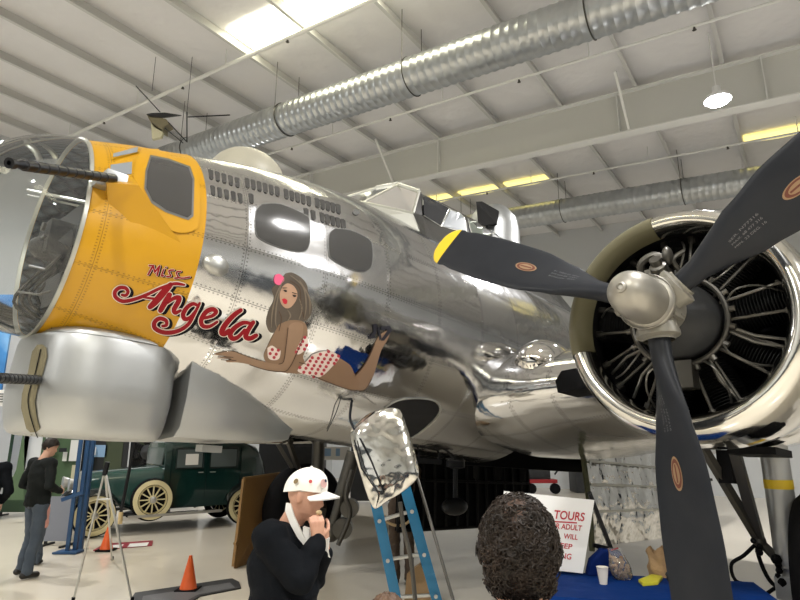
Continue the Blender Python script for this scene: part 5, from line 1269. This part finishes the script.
def wheel(x, lat, z, r, nm, cover=False, sd=1):
    c = K(x, lat, z); ax = ld*sd; b = MB(); b.lathe([(-.07, r*.68), (-.075, r*.85), (-.04, r*.98), (0, r), (.04, r*.98), (.075, r*.86), (.07, r*.68)], c, ax, 40, mi=0)
    b.lathe([(.072, r*.92), (.0765, r*.86), (.073, r*.70)], c, ax, 40, mi=1); ty = b.build(nm, ['rub', 'creamw'], car)
    b = MB(); b.lathe([(.07, r*.70), (.03, r*.66), (.03, r*.62), (.05, r*.60)], c, ax, 40); b.lathe([(.03, .001), (.03, r*.60)], c, ax, 40, mi=1)
    for k_ in range(12):
        a = 2*PI*k_/12; d = fd*math.cos(a)+V((0, 0, 1))*math.sin(a); b.beam(c+ax*.045+d*r*.16, c+ax*.05+d*r*.66, r*.13 if True else 0, .02, up=ax.cross(d), mi=0)
    b.lathe([(.03, r*.2), (.08, r*.2), (.09, r*.12)], c, ax, 20); b.build('wheel_disc', ['creamw', 'black'], ty, smooth=30)
    b = MB(); b.lathe([(.08, r*.17), (.11, r*.14), (.125, .001)], c, ax, 16); b.build('hubcap', 'alu', ty)
wheel(hw, .70, .385, .385, 'wheel'); wheel(-hw, .68, .385, .385, 'wheel'); wheel(hw-.98, .80, .62, .40, 'spare_wheel'); wheel(hw, -.70, .385, .385, 'wheel', sd=-1); wheel(-hw, -.68, .385, .385, 'wheel', sd=-1)
for sg in (1, -1): b = MB(); b.lathe([(0, .001), (.03, .08), (.14, .12), (.15, .12), (.16, .001)], K(hw+.28, .36*sg, .93), fd, 20); b.build('headlamp', 'alu', car)
b = MB(); b.tube([K(hw+.62, y, .42) for y in (-.7, 0, .7)], .03, 8); b.build('bumper', 'alu', car)
# ------------------------------------------------------------------ display boards and wall things on the left
def board(x0, x1, y0, y1, Y, m, name, label, cat, foot=True, th=.04, legm='gun', extra=None):
    a, c = at(x0, y0, Y), at(x1, y0, Y); zt = a.z; zb = at(x0, y1, Y).z; t = thing(name, label, cat, ((a.x+c.x)/2, Y, 0))
    zb = max(zb, .02); b = MB(); b.box(((a.x+c.x)/2, Y, (zt+zb)/2), (c.x-a.x, th, zt-zb)); b.build('panel', m, t, smooth=0)
    if foot and zb > .06:
        for x in (a.x+.03, c.x-.03): b = MB(); b.beam((x, Y, 0), (x, Y, zb), .04, .04); b.box((x, Y, .015), (.05, .5, .03)); b.build('leg', legm, t, smooth=0)
    return t
def poster(t, x0, x1, y0, y1, Y, m, nm='poster'):
    a, c = at(x0, y0, Y), at(x1, y1, Y); b = MB(); b.box(((a.x+c.x)/2, Y-.03, (a.z+c.z)/2), (c.x-a.x, .012, a.z-c.z)); return b.build(nm, m, t, smooth=0)
Mb('panel_greyblue', (.20, .215, .26)); Mb('post_blue', (.012, .06, .16), .4); Mb('bgreen', (.07, .12, .06)); Mb('bdark', (.012, .013, .015)); Mb('paper', (.70, .70, .68)); Mb('bluepaper', (.25, .40, .60)); Mb('olivegreen', (.045, .06, .03)); Mb('creamboard', (.50, .47, .32))
t = board(50, 76, 496.5, 541, 10.6, 'panel_greyblue', 'information_stand', 'low grey-blue information panel on a tall blue metal frame beside the car', 'display stand')
a = gz(73, 553); 
for x, yb, w_ in ((67, 553, .03), (75, 552, .07), (80.5, 549, .06)):
    g = gz(x, yb); b = MB(); b.beam((g.x, g.y, 0), (g.x, g.y, 2.15), w_, .06); b.build('post', 'post_blue', t, smooth=0)
g = gz(69, 553); b = MB(); b.box((g.x, g.y, .02), (.38, .3, .03)); b.build('foot', 'post_blue', t, bevel=.005)
b = MB(); g1 = gz(73, 553); b.beam(at(62, 500, g1.y), at(84, 492, g1.y), .06, .06); b.build('arm', 'post_blue', t, smooth=0)
# mural with blue water and green land on the left
mm = mat('mural_blue', (.03, .16, .42), .5); nt = mm.node_tree; bs = nt.nodes['Principled BSDF']; tc = nt.nodes.new('ShaderNodeTexCoord'); n1 = nt.nodes.new('ShaderNodeTexNoise'); n1.inputs['Scale'].default_value = .9; n1.inputs['Detail'].default_value = 4
nt.links.new(tc.outputs['Object'], n1.inputs['Vector']); rp = nt.nodes.new('ShaderNodeValToRGB'); nt.links.new(n1.outputs['Fac'], rp.inputs[0]); nt.links.new(rp.outputs[0], bs.inputs['Base Color'])
el = rp.color_ramp.elements; el[0].position = .35; el[0].color = (.015, .10, .30, 1); el[1].position = .70; el[1].color = (.28, .52, .80, 1); e_ = el.new(.55); e_.color = (.05, .22, .52, 1)
Yb = 13.2; t = thing('mural_banner', 'tall blue banner with pale streaks and a green corner at the far left', 'banner', (at(5, 400, Yb).x, Yb, 0))
a, c = at(-90, 250, Yb), at(24, 250, Yb); b = MB(); b.box(((a.x+c.x)/2, Yb, 2.6), (c.x-a.x, .05, 4.9)); b.build('banner_cloth', mm, t, smooth=0)
b = MB(); b.prism([at(16, 470, Yb-.04), at(24, 428, Yb-.04), at(24, 500, Yb-.04), at(2, 500, Yb-.04)], (0, .01, 0)); b.build('green_corner', 'bgreen', t, smooth=0)
b = MB(); b.box(at(-1, 398, Yb-.06), (.42, .02, .36)); b.build('white_notice', 'paper', t, smooth=0)
b = MB()
for i in range(4): b.box(at(-1, 394+i*2.6, Yb-.08), (.30, .01, .02))
b.build('notice_print', 'bdark', t, smooth=0)
for x in (a.x+.1, c.x-.1): b = MB(); b.beam((x, Yb+.03, 0), (x, Yb+.03, 4.9), .05, .05); b.build('pole', 'gun', t, smooth=0)
Y2 = 14.6
t = board(14, 48, 420, 512, Y2, 'bgreen', 'display_board', 'green display board with a white vertical strip behind the man in the charcoal jacket', 'display board'); poster(t, 17, 24.5, 425, 478, Y2, 'paper'); poster(t, 27.5, 39, 425, 470, Y2, 'paper')
t = board(50, 83, 425, 505, Y2+.62, 'bgreen', 'display_board', 'dark green display board with a white emblem poster and cream card, left of the car', 'display board')
poster(t, 64, 67, 452, 461, Y2+.5, 'paper'); poster(t, 72, 79, 440, 461, Y2+.5, 'paper'); poster(t, 73, 77.5, 465, 492, Y2+.5, 'creamboard'); poster(t, 60, 67, 448, 452, Y2+.4, 'bdark'); poster(t, 33, 40, 450, 458, Y2+.3, 'bluepaper')
t = board(86, 131, 425, 500, Y2+1.3, 'bdark', 'display_board', 'black display board with a pale blue printed sheet above the car bonnet', 'display board'); poster(t, 89, 107, 445, 457, Y2+1.3, 'bluepaper'); poster(t, 90, 96, 447, 455, Y2+1.2, 'paper'); poster(t, 108, 120, 432, 480, Y2+1.3, 'olivegreen')
t = board(133, 205, 425, 500, Y2+2.0, 'bdark', 'display_board', 'long black display board behind the car roof', 'display board'); poster(t, 140, 160, 440, 452, Y2+2.0, 'olivegreen')
# engine on a stand behind the car: a dark ring of cylinders
ec = at(152, 452, 14.9); t = thing('display_engine', 'dark radial engine on show behind the car bonnet', 'engine', (ec.x, ec.y, 0))
b = MB(); b.lathe([(0, .001), (0, .16), (.2, .18), (.3, .1), (.34, .001)], ec, (-.2, -1, 0), 20); b.build('crankcase', 'crank', t)
for i in range(9): a_ = 2*PI*i/9; b = MB(); d = V((math.cos(a_), 0, math.sin(a_))); b.lathe([(x_, .09 if i_ % 2 else .075) for i_, x_ in enumerate(lin(.16, .46, 12))]+[(.47, .001)], ec, d, 12); b.build('cylinder', 'fin', t)
b = MB(); b.beam((ec.x, ec.y+.1, 0), (ec.x, ec.y+.1, ec.z), .12, .12); b.box((ec.x, ec.y, .04), (.9, .7, .08)); b.build('stand', 'gun', t, smooth=0)
t = board(262, 326, 432, 492, 16.6, 'bdark', 'storage_cabinet', 'dark storage cabinet behind the starboard wheel brace', 'cabinet', foot=False, th=.5)
t = board(296, 324, 446, 470, 15.9, 'crank', 'tool_crate', 'grey crate beyond the man in the white cap', 'crate', foot=True, th=.5, legm='gun')
t = board(321, 350, 447, 460, 14.2, 'paper', 'notice_board', 'white notice board with blue pictures beyond the white cap', 'notice board'); poster(t, 324, 331, 448.5, 456, 14.2, 'bluepaper'); poster(t, 336, 340, 448.5, 456, 14.2, 'bluepaper')
t = board(352, 400, 440, 500, 17.5, 'bdark', 'storage_cabinet', 'black cabinet seen between the hatch door and the starboard strut', 'cabinet', foot=False, th=.5)
# carts in the gap under the wing
g = gz(541, 493); t = thing('tool_cart', 'red and black wheeled cart seen through the gap under the wing', 'cart', (g.x, g.y, 0)); Y_ = g.y; Mb('cart_red', (.35, .015, .02))
b = MB(); b.box((g.x, Y_, .40), (1.0, .7, .12)); b.build('tray', 'cart_red', t, bevel=.02); b = MB(); b.box((g.x-.1, Y_, .70), (.8, .5, .48)); b.box((g.x+.2, Y_-.1, 1.0), (.3, .3, .2)); b.box((g.x-.4, Y_-.2, .62), (.2, .2, .3)); b.build('motor', 'bdark', t, bevel=.04)
for dx in (-.4, .4): b = MB(); b.lathe([(-.06, .001), (-.06, .17), (.06, .17), (.06, .001)], (g.x+dx, Y_-.35, .17), (0, 1, 0), 20); b.build('wheel', 'rub', t)
b = MB(); b.tube([(g.x+.5, Y_, .6), (g.x+.9, Y_, 1.1), (g.x+.9, Y_-.3, 1.1)], .03, 6); b.build('handle', 'bdark', t)
g = gz(553, 492); g.x += .75; t = thing('storage_bin', 'dark grey bin with a red side beside the red cart', 'bin', (g.x+.5, g.y, 0)); b = MB(); b.box((g.x+.5, g.y, .72), (1.1, .9, 1.44)); b.build('bin_body', 'crank', t, bevel=.04); b = MB(); b.box((g.x+1.15, g.y, .72), (.16, .8, 1.4)); b.build('side_panel', 'cart_red', t, smooth=0)
g = gz(530, 497); g.x -= .5; b = MB(); b.tube([(g.x, g.y, 0), (g.x, g.y, 1.9)], .05, 10); b.box((g.x, g.y, .02), (.35, .35, .04)); single(b, 'barrier_post', 'olive', 'pale post standing beyond the bomb bay door', 'post')
for i, (x, y, m_, lb) in enumerate(((575, 452, 'paper', 'far white crate against the hangar wall'), (590, 455, 'bdark', 'far black crate against the hangar wall'))):
    pass
g = gz(706, 490); g.y += 0; t = thing('equipment_rack', 'distant grey equipment rack seen between the lower blade and the undercarriage', 'rack', (g.x, g.y-2, 0)); b = MB(); b.box((g.x, g.y-2, 1.1), (2.6, .5, .08)); b.box((g.x, g.y-2, .5), (2.6, .5, .08)); b.build('shelf', 'bdark', t, smooth=0)
for dx in (-1.2, 1.2): b = MB(); b.beam((g.x+dx, g.y-2, 0), (g.x+dx, g.y-2, 1.6), .08, .08); b.build('leg', 'bdark', t, smooth=0)
# ------------------------------------------------------------------ table, sign and what lies on it
M['tbl'] = mat('royal_blue_cloth', (.002, .028, .16), .75, bump=(5, .4, .03), spec=.1)
TZ = .75; FL, FRt = V((.98, 4.98, TZ)), V((2.55, 4.56, TZ)); dn_ = V((-.26, -.97, 0)).normalized()*.78; NL, NR = FL+dn_, FRt+dn_
t = thing('table', 'folding table standing under a royal blue cloth beside the lowest propeller blade', 'table', ((FL.x+NR.x)/2, (FL.y+NR.y)/2, 0))
b = MB(); b.prism([p-V((0, 0, .035)) for p in (FL, FRt, NR, NL)], (0, 0, .03)); b.build('tabletop', 'whitem', t, smooth=0)
ct_ = (FL+NR)/2
for p in (FL, FRt, NR, NL): q = p.lerp(ct_, .12); b = MB(); b.tube([(q.x, q.y, 0), (q.x, q.y, TZ-.035)], .018, 8); b.build('leg', 'gun', t)
b = MB(); loop = []
for p, q in ((FL, FRt), (FRt, NR), (NR, NL), (NL, FL)): loop += [p.lerp(q, i/20) for i in range(20)]
R = []
for z, g_ in ((TZ+.003, 0.0), (TZ-.02, .012), (TZ-.2, .02), (TZ-.42, .03), (.06, .04)):
    r = []
    for i, p in enumerate(loop):
        o_ = (p-ct_); o_.z = 0; o_.normalize(); r.append(V((p.x, p.y, z))+o_*(g_+(.018*math.sin(i*1.1)*(TZ-z)/.7)))
    R.append(r)
b.rings([[ct_+(p-ct_)*k_ +V((0, 0, .003)) for p in loop] for k_ in (.02, .4, .8, .99)]+R, cap=(True, False)); single(b, 'tablecloth', 'tbl', 'royal blue cloth covering the table in front of the undercarriage', 'tablecloth', smooth=50)
TT = TZ+.004
def tp(x, y): return gz(x, y, TT)
# blue bag behind the cup
g = tp(607, 577); b = MB(); b.prism([at(x, y, g.y+.02) for x, y in ((588, 578), (592, 562), (603, 551), (621, 553), (629, 566), (630, 578))], (0, .10, 0)); mz_ = min(p.z for p in b.v)
for p in b.v: p.z += TT-mz_
single(b, 'cloth_bag', mat('bag_blue', (.002, .014, .10), .7, spec=.1, bump=(8, .6, .02)), 'dark blue cloth bag standing behind the white cup', 'bag', bevel=.025, smooth=60)
g = tp(603.5, 584); b = MB(); b.lathe([(0, .001), (0, .026), (.075, .036), (.11, .040), (.113, .0425), (.11, .037), (.01, .025), (.008, .001)], g, (0, 0, 1), 28); single(b, 'paper_cup', mat('cup_white', (.80, .76, .70), .6), 'white paper cup on the blue tablecloth', 'cup')
# clear bag of nuts
g = tp(626, 581); g.y += .05
bag = thing('snack_bag', 'clear zip bag filled with brown cookies on the blue tablecloth', 'bag', g)
b = MB(); R = []
for z, w_, d_ in ((0, .055, .035), (.02, .075, .05), (.08, .082, .055), (.13, .07, .04), (.17, .055, .015), (.215, .05, .004)): R.append([g+V((w_*math.cos(a)-z*.22, d_*math.sin(a), z)) for a in [2*PI*j/24 for j in range(24)]])
b.rings(R); b.build('clear_bag', glass('clear_plastic', haze=.12, gl=.3), bag)
rr = random.Random(3); M['cookie'] = mat('cookie_brown', (.26, .13, .07), .8, bump=(60, .5, .005)); M['cookie2'] = mat('cookie_light', (.42, .26, .15), .8)
for i in range(46):
    z = .015+.14*(i/46); w_ = .055 if z < .11 else .04; p = g+V((rr.uniform(-w_, w_)-z*.22, rr.uniform(-.032, .032)*(1 if z < .1 else .5), z)); b = MB(); b.ell(p, (.017, .015, .012), Rz(rr.random()*3)@Ry(rr.random()*3), 8); o = b.build('cookie', rr.choice(['cookie', 'cookie2']), bag)
b = MB(); b.tube([g+V((-.02, 0, .215)), g+V((-.075, 0, .20))], .006, 6); b.build('red_tie', 'cart_red', bag)
P = [tp(x, y) for x, y in ((638.5, 582.5), (652, 577), (663, 579), (658, 585), (643, 586.5))]; b = MB(); b.prism(P, (0, 0, .022)); o = single(b, 'yellow_packet', mat('packet_yellow', (.62, .58, .04), .35, bump=(20, .5, .01)), 'flat yellow packet lying on the blue cloth beside the lowest blade', 'packet', bevel=.006)
g = tp(666, 579); g.y += .1; g.x += .03; b = MB(); R = []
for z, w_, d_ in ((0, .10, .07), (.06, .115, .08), (.12, .10, .07), (.16, .10, .055), (.19, .11, .05)): R.append([g+V((w_*math.cos(a)*(1+.12*math.sin(5*a+z*30)), d_*math.sin(a)*(1+.12*math.cos(4*a+z*20)), z+(.02*math.sin(6*a) if z > .15 else 0))) for a in [2*PI*j/28 for j in range(28)]])
b.rings(R, cap=(True, False)); b.rings([[p.lerp(g+V((0, 0, .1)), .06) for p in r] for r in R], cap=(True, False)); single(b, 'paper_bag', mat('paper_bag_brown', (.42, .27, .14), .8, bump=(14, .8, .03)), 'crumpled brown paper bag partly behind the lowest blade', 'bag')
g = tp(676, 583); b = MB(); 
for i in range(7): b.ell(g+V((rr.uniform(-.05, .05), rr.uniform(-.03, .03), .025+rr.uniform(0, .03))), (rr.uniform(.02, .035), .025, .022), seg=8)
single(b, 'camera_case', 'bdark', 'small black case beside the brown paper bag', 'case')
# sign
sg = thing('tour_sign', 'white sign with red stencil lettering about tours, on the blue table', 'sign', tuple(tp(560, 578)))
so = tp(583, 576); so.y += .0; sn = V((-.30, -1, .22)).normalized()
def S(x, y, off=0): return plane_pt(x, y, so, sn)+sn*off
b = MB(); b.prism([S(504, 491), S(594.5, 500), S(583, 573.5), S(494, 563)], -sn*.012); b.build('board', mat('sign_white', (.80, .80, .80), .5), sg, smooth=0)
M['signred'] = mat('sign_red', (.45, .015, .03), .5); b = MB()
for tx, bl_, br_, h_ in (('TOURS', (553.5, 518.3), (584, 521.2), 8.6), ('R ADULT', (555.5, 528.4), (581.5, 530.8), 5.4), ('WILL', (563.5, 538.4), (577.5, 539.8), 5.2), ('KEEP', (554, 547.2), (572, 549.2), 5.2), ('ING', (558.5, 558), (571, 559.6), 5.8)):
    vs, fs, w_ = text_mesh(tx, True); ex = V((br_[0]-bl_[0], br_[1]-bl_[1])); dx = V((-.14, 1))
    b.add([S(bl_[0]+ex.x*v.x/w_-(-dx.x)*(-1)*0+v.y/.73*h_*.15, bl_[1]+ex.y*v.x/w_-v.y/.73*h_, .003) for v in vs], fs)
b.add([S(x, y, .003) for x, y in ((552, 520.8), (577, 522.2), (577, 523.6), (552, 522.2))], [(0, 1, 2, 3)]); b.build('lettering', 'signred', sg, smooth=0)
ez = thing('easel', 'dark metal easel holding up the white tour sign', 'easel', tuple(tp(595, 575)))
for p_, q_ in (((589, 492), (611, 549)), ((611, 549), (606, 560)), ((593, 545), (611, 549)), ((582, 565), (581, 573)), ((600, 546), (598, 549))):
    b = MB(); yb = so.y+.16; b.beam(at(*p_, yb), at(*q_, yb), .03, .03); b.build('bar', 'gun', ez, smooth=0)
# ------------------------------------------------------------------ hanging kite-like glider model
gm = at(163, 120, 11.0); t = thing('glider_model', 'small dark and cream winged model hanging by wires under the roof', 'model aircraft', gm)
Gp = lambda x, y, d=0: at(x, y, 11.0+d)
b = MB(); b.prism([Gp(146, 114), Gp(152, 113), Gp(165, 112.5), (Gp(181, 115)), Gp(166, 117), Gp(158, 118), Gp(150, 117)], (0, .05, .01)); b.build('upper_wing', 'bdark', t, smooth=0)
b = MB(); b.prism([Gp(147, 115), Gp(166, 119), Gp(169, 124), Gp(163, 127), Gp(163, 132), Gp(154, 127), Gp(150, 121)], (0, .25, .02)); b.build('body', 'slot', t, smooth=0)
b = MB(); b.prism([Gp(151, 122), Gp(163, 131), Gp(161, 137), Gp(152, 139)], (0, .08, 0)); b.build('tail_panel', 'creamboard', t, smooth=0)
b = MB(); b.tube([Gp(136, 86, .3), Gp(160, 112)], .012, 6); b.tube([Gp(168, 122), Gp(187, 142, .2)], .012, 6); b.tube([Gp(187, 112), Gp(187, 142)], .016, 6); b.tube([Gp(188, 117), Gp(230, 115)], .014, 6); b.tube([Gp(165, 128), Gp(183, 143)], .010, 6); b.build('struts', 'gun', t)
b = MB(); b.tube([Gp(152, 91), V((Gp(152, 91).x, Gp(152, 91).y, 9.8))], .006, 5); b.tube([Gp(187, 112), V((Gp(187, 112).x, 11.0, 9.8))], .006, 5); b.build('hanging_wire', 'gun', t)
